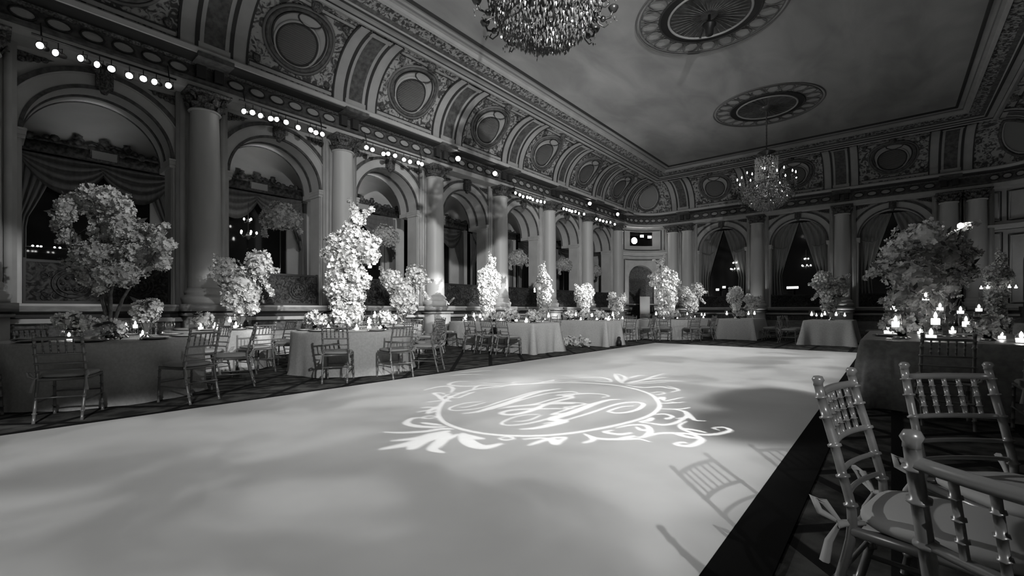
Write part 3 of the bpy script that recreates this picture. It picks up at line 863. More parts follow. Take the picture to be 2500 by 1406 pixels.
def arrangement(name, label, group, loc, blobs, size, tips, dens=1., vase=None, petal='petal', twigs=(), jitter=.25, leafn=60, shade=.25, base_r=.14, cat='flower arrangement'):
    e = empty(name, loc, 0, label, cat, group)
    mb = MB(); scatter(mb, blobs, size, dens, petal, jitter, shade=shade)
    for tw in twigs:     # blossom sprays along twigs
        a, b = Vector(tw[0]), Vector(tw[1])
        for i in range(tw[2]):
            f = i/max(tw[2]-1, 1); p = a.lerp(b, f)
            scatter(mb, [(p.x+RNG.normal()*.015, p.y+RNG.normal()*.015, p.z+RNG.normal()*.015, size*.8)], size, .25, petal, fill=False)
    bl = mb.build('blossoms', None, e, smooth=False); bl['kind'] = 'stuff'
    if leafn:
        mb = MB(); leaves(mb, blobs, leafn); lf = mb.build('foliage', None, e, smooth=False); lf['kind'] = 'stuff'
    mb = MB(); branchy(mb, (0, 0, vase or .02), tips)
    for tw in twigs: mb.tube([Vector(tw[0]), Vector(tw[0]).lerp(Vector(tw[1]), .5)+Vector((0, 0, .02)), Vector(tw[1])], [.012, .008, .004], 5)
    mb.build('branches', None, e)
    mb = MB()
    if vase: mb.m('silver').lathe([(base_r*.7, 0), (base_r*.75, .01), (base_r*.25, .05), (base_r*.3, vase*.4), (base_r*.7, vase*.75), (base_r, vase), (base_r*.9, vase), (base_r*.6, vase*.75)], 20)
    else: mb.m('silver').lathe([(base_r, 0), (base_r, .02), (base_r*.9, .03), (0, .035)], 20)
    mb.build('vase' if vase else 'base', None, e)
    return kids(e)

# ------------------------------------------------------------------ small table things
def votive_proto():
    e = empty('votive_candle', (0, 0, 0)); e['category'] = 'candle'
    mb = MB(); mb.lathe([(.03, 0), (.033, .004), (.038, .085), (.036, .085), (.031, .008), (0, .008)], 16); mb.build('glass_cup', 'thin_glass', e)
    mb = MB(); mb.lathe([(.029, .009), (.031, .04), (0, .042)], 12); mb.build('wax', 'wax', e)
    mb = MB(); mb.lathe([(.0, .04), (.009, .048), (.0125, .06), (.008, .078), (0, .092)], 10, caps=False); mb.build('flame', 'flame', e)
    return kids(e)
VOT = votive_proto()
def hurricane_proto():
    e = empty('hurricane_candle', (0, 0, 0)); e['category'] = 'candle'
    mb = MB(); mb.lathe([(.05, 0), (.055, .004), (.012, .015), (.01, .12), (.03, .135), (.065, .16), (.075, .2), (.072, .33), (.07, .33), (.073, .2), (.06, .165), (0, .14)], 20); mb.build('glass_shade', 'thin_glass', e)
    mb = MB(); mb.lathe([(.035, .15), (.037, .2), (.034, .215), (0, .21)], 14); mb.build('wax', 'wax', e)
    mb = MB(); mb.lathe([(.0, .212), (.011, .222), (.0155, .24), (.010, .262), (0, .285)], 10, caps=False); mb.build('flame', 'flame', e)
    return kids(e)
HUR = hurricane_proto()
def lantern_proto():
    e = empty('hanging_votive', (0, 0, 0)); e['category'] = 'candle'
    mb = MB(); mb.lathe([(0, 0), (.035, .002), (.042, .02), (.042, .11), (.04, .11), (.039, .022), (0, .01)], 16); mb.build('glass_cup', 'thin_glass', e)
    mb = MB(); mb.lathe([(.032, .012), (.033, .05), (0, .052)], 12); mb.build('wax', 'wax', e)
    mb = MB(); mb.lathe([(.0, .05), (.01, .058), (.014, .072), (.009, .092), (0, .108)], 10, caps=False); mb.build('flame', 'flame', e)
    mb = MB()
    for k in range(3):
        a = 2*PI*k/3; mb.tube([(.04*math.cos(a), .04*math.sin(a), .11), (0, 0, .2)], .0015, 4)
    mb.tube([(0, 0, .2), (0, 0, .27)], .0015, 4); mb.build('hanger', 'brass', e)
    return kids(e)
LAN = lantern_proto()
def goblet_proto():
    mb = MB(); mb.lathe([(.035, 0), (.033, .003), (.005, .008), (.004, .1), (.02, .11), (.038, .14), (.042, .17), (.036, .215), (.0345, .215), (.040, .17), (.036, .142), (0, .112)], 14)
    o = mb.build('wine_glass', 'thin_glass'); o['category'] = 'glass'; return o
GOB = goblet_proto()
def plate_proto():
    e = empty('place_setting_plate', (0, 0, 0)); e['category'] = 'plate'
    mb = MB(); mb.lathe([(.09, 0), (.12, .003), (.165, .014), (.163, .017), (.115, .008), (0, .007)], 28); mb.build('charger', 'charger', e)
    mb = MB(); mb.lathe([(.06, .008), (.09, .01), (.13, .024), (.128, .027), (.088, .014), (0, .013)], 28); mb.build('dinner_plate', 'porcelain', e)
    mb = MB(); mb.box(-.03, .03, -.09, .09, .014, .026); mb.build('napkin', 'cloth', e, smooth=False)
    return kids(e)
PLA = plate_proto()
KEEP = [(-8.15, 1.2, .18), (-7.95, 1.55, .17), (-8.35, .85, .24), (-7.75, 1.1, .2), (-10, 3.45, .22), (-10.4, 2.9, .2), (-8.05, 4.72, .34), (-7.55, 4.2, .24), (-7.42, 5.05, .24), (-8.55, 4.25, .24), (-9.95, 7.35, .22), (-8.25, 16.3, .22), (-9.55, 13.15, .28),
        (-7.05, 18, .34), (-6.45, 17.6, .24), (-6.75, 20.2, .22), (-9, 9.7, .3), (-7.85, 13.1, .22), (-4.7, 19.3, .22), (-4.3, 20.35, .2), (-4.5, 18.85, .22), (-1.5, 18, .22), (.55, 8.2, .34), (.1, 7.3, .24), (.85, 7.5, .24), (.3, 8.9, .24), (1, 8.9, .24),
        (-8.5, 9.35, .22), (-8.2, 9.8, .22), (-7.9, 9.45, .22), (-7.4, 9.75, .22), (-7.2, 9.4, .22), (-7.75, 10.12, .22), (-8.65, 10.12, .22), (-8.25, 12.75, .22), (-7.55, 12.7, .22), (-7.1, 12.8, .22), (-7.2, 13.2, .22), (-8.35, 13.2, .22)]
def put(proto, x, y, z, label, group, rz=None, scale=None):
    if any(math.hypot(x-a, y-b) < r for a, b, r in KEEP): return None
    return first(proto, (x, y, z), RNG.uniform(0, 6.28) if rz is None else rz, label, group, scale=scale)
# ------------------------------------------------------------------ dress the round tables
# name, cx, cy, R, n chairs, first chair angle, description, settings?
ROUND = [
 ('a', -8.15, 1.2, 1.05, 8, -22, 'arching tree table', True, .035),
 ('b', -10.25, 3.15, .9, 8, 10, 'table behind the arching tree', True, .04),
 ('c', -8.0, 4.75, 1.1, 10, -4, 'flower tower table', True, .06),
 ('d', -10.2, 7.0, .9, 8, 20, 'table behind the flower tower', True, .05),
 ('e', -9.9, 13.1, .9, 8, 10, 'arcade table past the long tables', False, .05),
 ('f', -8.4, 16.3, .95, 8, 5, 'small table past the flower mound', False, .05),
 ('g', -6.9, 18.0, 1.15, 10, 0, 'big table before the curved corner', True, .05),
 ('h', -6.6, 20.6, .95, 8, 14, 'far wall table by the corner', False, .05),
 ('k', -10.5, 10.5, .75, 6, 30, 'arcade table beside the long tables', False, .05),
]
RECT = [
 ('m', -9.3, -6.99, 9.17, 10.35, 'long table with chairs', .8),
 ('n', -8.55, -6.72, 12.5, 13.5, 'table with the flower mound', .8),
 ('p', -5.12, -3.93, 18.6, 20.8, 'table before the first far arch', .8),
 ('q', -2.2, -.92, 17.4, 19.6, 'table before the third far arch', .8),
 ('r', -.28, 1.35, 6.75, 9.8, 'spreading tree table', .8),
]
for q in ROUND: TABLES.append((q[0], 'r', (q[1], q[2], q[3])))
for q in RECT: TABLES.append((q[0], 'b', q[1:5]))
TABLES.append(('z', 'r', (2.4, 18.9, .9)))
for key, cx, cy, R, n, a0, desc, full, amp in ROUND:
    table_round(cx, cy, R, desc, amp, seed=ord(key))
    for k in range(n):
        a = math.radians(a0+360*k/n); rr = R+.56
        x, y = cx+rr*math.cos(a), cy+rr*math.sin(a)
        jit = random.uniform(-.06, .06)
        chair(x, y, a+PI+jit, 'cushioned chiavari chair, '+desc+', '+side_name(math.cos(a), math.sin(a)), tab=key)
    if full:
        for k in range(n):
            a = math.radians(a0+360*k/n); c, s = math.cos(a), math.sin(a); rp = R-.24
            put(PLA, cx+rp*c, cy+rp*s, TZ+.001, uniq('charger, plate and napkin, '+desc+', '+side_name(c, s)), 'place settings on the round tables', rz=a+PI/2)
            for d, rg in ((.22, -.42), (.36, -.38)):
                a2 = a+d/R*.9
                put(GOB, cx+(R+rg)*math.cos(a2), cy+(R+rg)*math.sin(a2), TZ+.001, 'clear stemmed wine glass on the '+desc, 'wine glasses on the '+desc)
    nv = 9 if key in 'abcd' else 7
    for k in range(nv):
        a = 2*PI*k/nv+.3; rv = R*(.42 if k % 2 else .30)+.04
        if k % 3 == 0: put(HUR, cx+rv*math.cos(a), cy+rv*math.sin(a), TZ+.001, 'tall glass candle holder, lit, on the '+desc, 'tall glass candles on the '+desc, scale=random.uniform(.75, 1.25))
        else: put(VOT, cx+rv*math.cos(a), cy+rv*math.sin(a), TZ+.001, 'small glass votive burning on the '+desc, 'votive candles on the '+desc, scale=random.uniform(1.0, 1.7))
# ------------------------------------------------------------------ rectangular tables
for key, x0, x1, y0, y1, desc, z in RECT:
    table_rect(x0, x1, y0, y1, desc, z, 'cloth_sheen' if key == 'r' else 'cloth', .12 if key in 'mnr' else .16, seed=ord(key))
RD = {k[0]: k for k in RECT}
def side_chairs(key, pts):
    _, x0, x1, y0, y1, desc, z = RD[key]; cx, cy = (x0+x1)/2, (y0+y1)/2
    for x, y, rz in pts:
        chair(x, y, rz, 'cushioned chiavari chair, '+desc+', '+side_name((x-cx)/(x1-x0), (y-cy)/(y1-y0)), tab=key)
side_chairs('m', [(-9.2, 8.56, PI/2), (-8.62, 8.58, PI/2+.05), (-8.02, 8.58, PI/2), (-7.46, 8.56, PI/2-.05), (-9.0, 10.98, -PI/2), (-8.3, 10.98, -PI/2), (-7.6, 10.98, -PI/2)])
side_chairs('n', [(-8.1, 14.1, -PI/2), (-7.3, 14.1, -PI/2)])
side_chairs('p', [(-3.25, 19.1, PI), (-3.25, 19.9, PI), (-5.85, 19.2, 0), (-5.85, 20.1, 0)])
side_chairs('q', [(-2.9, 18.0, 0), (-2.9, 18.8, 0), (-.2, 18.1, PI), (-.2, 18.9, PI), (-2.9, 19.5, 0)])
side_chairs('r', [(.42, 6.18, PI/2+.03), (1.12, 6.12, PI/2), (1.95, 7.2, PI), (1.95, 8.0, PI), (1.95, 8.8, PI), (.1, 10.4, -PI/2), (.9, 10.4, -PI/2)])
for key, x0, x1, y0, y1, desc, z in RECT:
    nx = 9 if key in 'mn' else 5; ny = 3 if key in 'mn' else 8
    if key == 'r': nx, ny = 4, 7
    for i in range(nx):
        for j in range(ny):
            if key in 'pq' and (i+j) % 2: continue
            x = x0+.12+(x1-x0-.24)*(i+.5)/nx+random.uniform(-.05, .05); y = y0+.1+(y1-y0-.2)*(j+.5)/ny+random.uniform(-.05, .05)
            if key == 'r' and abs(x-.55) < .25 and abs(y-8.2) < .35: continue
            if key == 'm' and math.hypot(x+9.0, y-9.7) < .25: continue
            if key == 'n' and math.hypot(x+7.85, y-13.1) < .22: continue
            w = (i*7+j*5) % 6
            if w == 0: put(HUR, x, y, z+.001, 'tall glass candle holder, lit, on the '+desc, 'tall glass candles on the '+desc, scale=random.uniform(.75, 1.25))
            elif w in (1, 3): put(VOT, x, y, z+.001, 'small glass votive burning on the '+desc, 'votive candles on the '+desc, scale=random.uniform(1., 1.8))
            elif w == 2: put(GOB, x, y, z+.001, 'clear stemmed wine glass on the '+desc, 'wine glasses on the '+desc)
            elif w == 4 and key == 'r': put(PLA, x, y, z+.001, uniq('charger, plate and napkin, '+desc+', '+side_name((x-.5)/1.6, (y-8.3)/3)), 'place settings on the blossom tree table')

# ------------------------------------------------------------------ flower arrangements
def rel(pts, base, d, dj=.12):
    """photo blobs (px,py,r_px) -> offsets from base at depth d"""
    out = []
    for i, (px, py, r) in enumerate(pts):
        p = W(px, py, d+random.uniform(-dj, dj)); out.append((p.x-base[0], p.y-base[1], p.z-base[2], r*d/FPX))
    return out
def relp(px, py, base, d, dd=0.):
    p = W(px, py, d+dd); return (p.x-base[0], p.y-base[1], p.z-base[2])
# the arching blossom tree on the first table
b1 = (-8.15, 1.2, TZ+.002); d1 = 8.15*SY+1.2*CY_
pts = [(190, 497, 30), (225, 478, 28), (262, 488, 32), (290, 512, 34), (158, 520, 24), (150, 550, 18), (168, 580, 20), (160, 505, 18), (255, 530, 32), (265, 570, 40), (310, 560, 38), (345, 575, 32), (372, 590, 28), (400, 600, 20), (205, 618, 28), (240, 625, 38), (290, 620, 42),
       (195, 645, 26), (215, 675, 24), (335, 620, 34), (375, 625, 30), (395, 640, 20), (345, 652, 24), (305, 668, 32), (262, 668, 26), (240, 700, 18)]
tr1 = arrangement('blossom_tree', 'tall arching tree of white blossom on the first table beside the arcade', 'blossom trees', b1, rel(pts, b1, d1, .24), .034,
    [relp(180, 560, b1, d1), relp(240, 520, b1, d1), relp(330, 580, b1, d1), relp(390, 600, b1, d1), relp(230, 620, b1, d1)], 1.1,
    twigs=[(relp(225, 480, b1, d1), relp(205, 462, b1, d1), 4), (relp(215, 490, b1, d1), relp(222, 455, b1, d1), 5), (relp(262, 490, b1, d1), relp(262, 472, b1, d1), 4), (relp(300, 510, b1, d1), relp(318, 480, b1, d1), 5),
           (relp(330, 550, b1, d1), relp(398, 570, b1, d1), 12), (relp(390, 585, b1, d1), relp(428, 603, b1, d1), 7), (relp(370, 560, b1, d1), relp(405, 545, b1, d1), 6), (relp(150, 520, b1, d1), relp(128, 518, b1, d1), 3), (relp(180, 640, b1, d1), relp(148, 640, b1, d1), 4), (relp(160, 570, b1, d1), relp(150, 590, b1, d1), 4)], petal='petal', shade=.45, leafn=90, base_r=.2)
# low bowls of flowers round its foot
def low_bowl(name_label, loc, blobs, size=.05, dens=1.1, vase=.12, group='low flower bowls on the tables', shade=.3):
    return arrangement('flower_bowl', name_label, group, loc, blobs, size, [(0, 0, vase+.08)], dens, vase=vase, leafn=25, base_r=.1, shade=shade)
low_bowl('domed bouquet in a stemmed bowl beside the arching tree', (-7.95, 1.55, TZ+.002), [(0, 0, .36, .16), (.06, .05, .42, .12), (-.05, -.05, .4, .12)], .038, 1.2, .26)
low_bowl('spilling flower bowl under the arching tree, toward the camera', (-8.35, .85, TZ+.002), [(0, 0, .22, .13), (-.14, -.1, .24, .1), (.12, .1, .2, .1)], .045, 1., .12)
low_bowl('flat flower bowl at the foot of the arching tree, dance floor side', (-7.75, 1.1, TZ+.002), [(0, 0, .16, .12), (.1, .12, .13, .09)], .045, 1., .08)
# cloud-shaped arrangement prototype (two lobes)
CLOUD = [(-.30, .0, 1.18, .28), (-.2, .1, 1.0, .26), (.33, .05, 1.36, .26), (.42, -.05, 1.2, .2), (.02, 0, .92, .33), (.16, .05, .66, .24), (-.12, -.05, .64, .22), (.22, 0, .42, .13), (0, 0, .36, .14)]
def rotb(bl, a): return [(x*math.cos(a)-y*math.sin(a), x*math.sin(a)+y*math.cos(a), z, r) for x, y, z, r in bl]
CL = arrangement('cloud_bouquet', 'two-lobed cloud bouquet of white flowers behind the arching tree table', 'cloud bouquets', (-10.0, 3.45, TZ+.002), rotb(CLOUD, YAW), .044, rotb([(-.3, 0, 1.1, 0), (.35, 0, 1.3, 0), (0, 0, .9, 0)], YAW) and [(-.2, -.15, 1.1), (.27, .22, 1.3), (0, 0, .9)], 1.,
    vase=.3, twigs=[((.4, .3, 1.25), (.6, .45, 1.15), 8), ((.3, .3, 1.0), (.5, .4, .7), 9), ((-.35, -.25, 1.3), (-.5, -.3, 1.45), 5)], leafn=60, shade=.3)
CL2 = dup(CL, (-9.95, 7.35, TZ+.002), .3, 'low wide cloud bouquet of white flowers beside the flower tower', scale=1.0)
CL3 = dup(CL, (-7.85, 13.1, .802), .9, 'cloud bouquet of white flowers on the table with the flower mound at its foot', scale=.78)
CL4 = dup(CL, (-8.25, 16.3, TZ+.002), 2.3, 'cloud bouquet of white flowers beyond the long tables at the dance floor corner', scale=.68)
CL5 = dup(CL, (-6.75, 20.2, TZ+.002), .1, 'two-lobed cloud bouquet before the far wall, beside the corner flower tower', scale=.98)
CL6 = dup(CL, (-4.7, 19.3, .802), .8, 'narrow cloud bouquet at the near end before the first far arch', scale=.80)
CL7 = dup(CL, (-4.3, 20.35, .802), 3.4, 'smaller cloud bouquet on the table before the first far arch', scale=.62)
CL8 = dup(CL, (-1.5, 18.0, .802), 3.3, 'cloud bouquet on the table before the third far arch', scale=1.0)
# flower tower with hanging candles
TOWER = [(.06, .04, 2.30, .1), (.12, .06, 2.12, .14), (.0, 0, 1.98, .14), (.0, 0, 1.76, .28), (-.24, -.16, 1.64, .24), (.24, .16, 1.62, .25), (.34, .2, 1.42, .17), (-.32, -.22, 1.44, .16), (.05, -.1, 1.45, .22), (-.08, .1, 1.42, .2), (0, 0, 1.2, .22), (-.2, -.12, 1.05, .24), (.12, .1, .98, .22), (-.22, -.14, .78, .25), (.02, .05, .7, .22), (-.18, -.1, .48, .2), (.1, .05, .42, .16), (0, 0, .27, .2), (.1, .05, .23, .15), (-.1, -.05, .23, .15)]
TW = arrangement('flower_tower', 'brightest flower tower ringed with hanging candles, second table along the arcade', 'flower towers', (-8.05, 4.72, TZ+.002), TOWER, .045, [(0, 0, 2.2)], 1.05,
    twigs=[((-.1, 0, 1.9), (-.45, -.1, 1.8), 9), ((.1, .1, 1.9), (.5, .3, 1.72), 9), ((.05, .03, 2.3), (-.02, 0, 2.5), 5), ((.2, .15, 2.2), (.33, .25, 2.35), 5), ((-.3, -.1, 1.7), (-.5, -.3, 1.45), 7)], leafn=60, shade=.12, base_r=.2)
towers = [((-8.05, 4.72, TZ+.002), 1., TW)]
def tower(x, y, z, rz, lab, sc): towers.append(((x, y, z), sc, dup(TW, (x, y, z), rz, lab, scale=sc)))
tower(-9.0, 9.7, .802, 1.1, 'flower tower with hanging candles at the arcade end of the long table with chairs', .80)
tower(-9.55, 13.15, TZ+.002, 2.0, 'flower tower with hanging candles beyond the long tables beside the arcade', .84)
tower(-7.05, 18.0, TZ+.002, 3.0, 'flower tower with hanging candles in front of the curved corner', 1.02)
for ti, ((bx, by, bz), sc, o) in enumerate(towers):
    short = {0: 'the brightest flower tower', 1: 'the tower at the long table', 2: 'the tower past the long tables', 3: 'the tower before the curved corner'}[ti]
    for k in range(7):
        a = 2*PI*k/7+.5; r = (.47 if k % 2 else .40)*sc; zz = (1.28 if k % 2 else 1.18)*sc
        first(LAN, (bx+r*math.cos(a), by+r*math.sin(a), bz+zz), 0, 'lit hanging glass votive on '+short, 'hanging votives on '+short)
# spreading tree on the right hand table
b2 = (.55, 8.2, .802); d2 = -.55*SY+8.2*CY_
pts = [(2215, 590, 34), (2260, 575, 36), (2300, 590, 34), (2180, 620, 30), (2240, 625, 44), (2300, 630, 44), (2345, 620, 30), (2195, 665, 34), (2250, 680, 46), (2310, 685, 42), (2360, 660, 24), (2150, 655, 20), (2225, 730, 34), (2285, 735, 34), (2200, 720, 26), (2190, 745, 20), (2265, 775, 24), (2310, 690, 30)]
tr2 = arrangement('blossom_tree', 'wide spreading blossom tree with bare twigs and a glowing globe', 'blossom trees', b2, rel(pts, b2, d2, .3), .036,
    [relp(2200, 640, b2, d2), relp(2260, 600, b2, d2), relp(2340, 640, b2, d2), relp(2150, 655, b2, d2), relp(2345, 560, b2, d2)], .8,
    twigs=[(relp(2180, 610, b2, d2), relp(2195, 590, b2, d2), 6), (relp(2300, 590, b2, d2), relp(2375, 545, b2, d2), 5), (relp(2330, 600, b2, d2), relp(2360, 550, b2, d2), 5), (relp(2150, 650, b2, d2), relp(2115, 678, b2, d2), 7), (relp(2350, 640, b2, d2), relp(2390, 618, b2, d2), 6), (relp(2180, 740, b2, d2), relp(2155, 735, b2, d2), 6)], petal='petal_shade', shade=.2, leafn=160, jitter=.45, base_r=.2)
for k, (px, py, dd) in enumerate(((2182, 762, 0), (2230, 757, .3), (2295, 760, -.2), (2285, 780, .1), (2345, 768, .0), (2390, 762, .2), (2205, 740, .1), (2260, 735, -.3))):
    p = W(px, py, d2+dd); first(LAN, (p.x, p.y, max(p.z, .85)), 0, 'hanging glass votive with lit candle under the spreading blossom tree', 'hanging votives under the spreading tree')
p = W(2345, 553, d2); mb = MB(); mb.lathe([(.0, -.03), (.03, -.01), (.03, .03), (.012, .045), (0, .05)], 12); o = mb.build('globe_light', 'bulb', loc=tuple(p)); tag(o, 'small glowing globe at the top twig of the spreading blossom tree', 'light')
# tower far right, its own table
table_round(2.4, 18.9, .9, 'table beyond the spreading tree', .05, 5)
b3 = (2.35, 18.85, TZ+.002)
tower(b3[0], b3[1], b3[2], .4, 'dim flower tower with candles beyond the spreading tree', .85)
(bx, by, bz), sc, o = towers[-1]
for k in range(5):
    a = 2*PI*k/5+.2; r = .42*sc; first(LAN, (bx+r*math.cos(a), by+r*math.sin(a), bz+1.15*sc), 0, 'lit hanging glass votive on the dim flower tower', 'hanging votives on the dim flower tower')
for k in range(6):
    a = 2*PI*k/6+.4; x, y = 2.4+1.48*math.cos(a), 18.9+1.48*math.sin(a)
    chair(x, y, a+PI, 'cushioned chiavari chair, table beyond the spreading tree, '+side_name(math.cos(a), math.sin(a)), tab='z')
# small bowls of flowers along the long tables
spots = [(-8.5, 9.35), (-8.2, 9.8), (-7.9, 9.45), (-7.4, 9.75), (-7.2, 9.4), (-7.75, 10.12), (-8.65, 10.12), (-8.25, 12.75), (-7.55, 12.7), (-7.1, 12.8), (-7.2, 13.2), (-8.35, 13.2)]
BW = None; nearname = ['near', 'middle', 'far']
for i, (x, y) in enumerate(spots):
    lab = uniq(('flower bowl, long table with chairs, ' if i < 7 else 'flower bowl, table with the flower mound, ')+side_name((x-(-8.15 if i < 7 else -7.6))/2.3, (y-(9.76 if i < 7 else 13.0))/1.1))
    if BW is None: BW = low_bowl(lab, (x, y, .802), [(0, 0, .2, .11), (.08, .05, .16, .09), (-.08, .03, .17, .09), (0, -.08, .16, .08)], .045, 1., .1)
    else: dup(BW, (x, y, .802), random.uniform(0, 6), lab, scale=random.uniform(.95, 1.2))
for (x, y, z, lab, sc) in ((.1, 7.3, .802, 'low flower bowl at the near end of the spreading tree table', 1.2), (.85, 7.5, .802, 'low flower bowl beside the spreading tree, wall side', .95), (.3, 8.9, .802, 'low flower bowl behind the spreading tree, dance floor side', 1.2), (1.15, 9.3, .802, 'low flower bowl at the far corner of the spreading tree table', .9),
                       (-7.55, 4.2, TZ, 'low flower bowl at the foot of the flower tower, near side', 1.3), (-7.42, 5.05, TZ, 'low flower bowl at the foot of the flower tower, dance floor side', 1.2), (-8.55, 4.25, TZ, 'low flower bowl at the foot of the flower tower, arcade side', 1.2),
                       (-10.4, 2.9, TZ, 'low flower bowl on the table behind the arching tree', 1.1), (-6.45, 17.6, TZ, 'low flower bowl at the foot of the tower before the curved corner', 1.2), (-4.5, 18.85, .802, 'low flower bowl at the near end of the far rectangular table', 1.2)):
    dup(BW, (x, y, z+.002), random.uniform(0, 6), lab, scale=sc)
# mound of flowers on the floor
fm = arrangement('flower_mound', 'long low mound of white flowers on the floor at the foot of the cloth', None, (-7.62, 12.15, .0), [(-.45, .0, .13, .13), (-.25, .03, .16, .15), (-.02, 0, .15, .15), (.22, .02, .17, .15), (.42, 0, .13, .13), (.1, -.1, .1, .1), (-.3, -.1, .1, .1)], .06, [(0, 0, .1)], 1., leafn=50, shade=.25)
# ------------------------------------------------------------------ flower balls in the arches
FB = None
for i, (y, sc) in enumerate(((5.24, 1.), (8.47, .95), (15.2, .9), (18.8, .9), (21.9, .85))):
    lab = 'flower ball on a slender stand in the %s' % ['second arch from the camera', 'third arch from the camera', 'fifth arch of the arcade', 'sixth arch of the arcade', 'last arch of the arcade'][i]
    if FB is None:
        e = empty('flower_ball', (XL-.34, y, ZS+.03), 0, lab, 'flower arrangement', 'flower balls in the arches')
        mb = MB(); scatter(mb, [(0, 0, 2.35, .40), (.1, .2, 2.3, .3), (-.05, -.2, 2.28, .28)], .05, 1.1, 'petal_shade', .18)
        for tw in (((0, -.4, 2.1), (.05, -.42, 1.75), 9), ((0, .45, 2.2), (0, .52, 1.98), 6)):
            for j in range(tw[2]):
                q = Vector(tw[0]).lerp(Vector(tw[1]), j/tw[2]); scatter(mb, [(q.x, q.y, q.z, .05)], .05, .2, 'petal_shade', fill=False)
        bl = mb.build('blossoms', None, e, smooth=False); bl['kind'] = 'stuff'
        mb = MB(); mb.m('brass').tube([(0, 0, .02), (0, 0, 2.1)], .014, 8); mb.lathe([(.11, 0), (.11, .015), (.02, .03)], 20); mb.build('stand', None, e)
        FB = kids(e)
    else: dup(FB, (XL-.34, y, ZS+.03), random.uniform(-.4, .4), lab, scale=sc)
# ------------------------------------------------------------------ foreground chairs, right
G2 = 'large chiavari chairs beside the camera'
chair(-.06, 2.05, -.2, 'large chiavari chair with ribbon-tied cushion at the edge of the dance floor', G2)
chair(.25, 2.67, -.87, 'large chiavari chair turned to the camera before the spreading tree table', G2)
chair(.24, 1.15, 1.035, 'largest chiavari chair, cut by the photo corner beside the ribbon-tied one', G2)
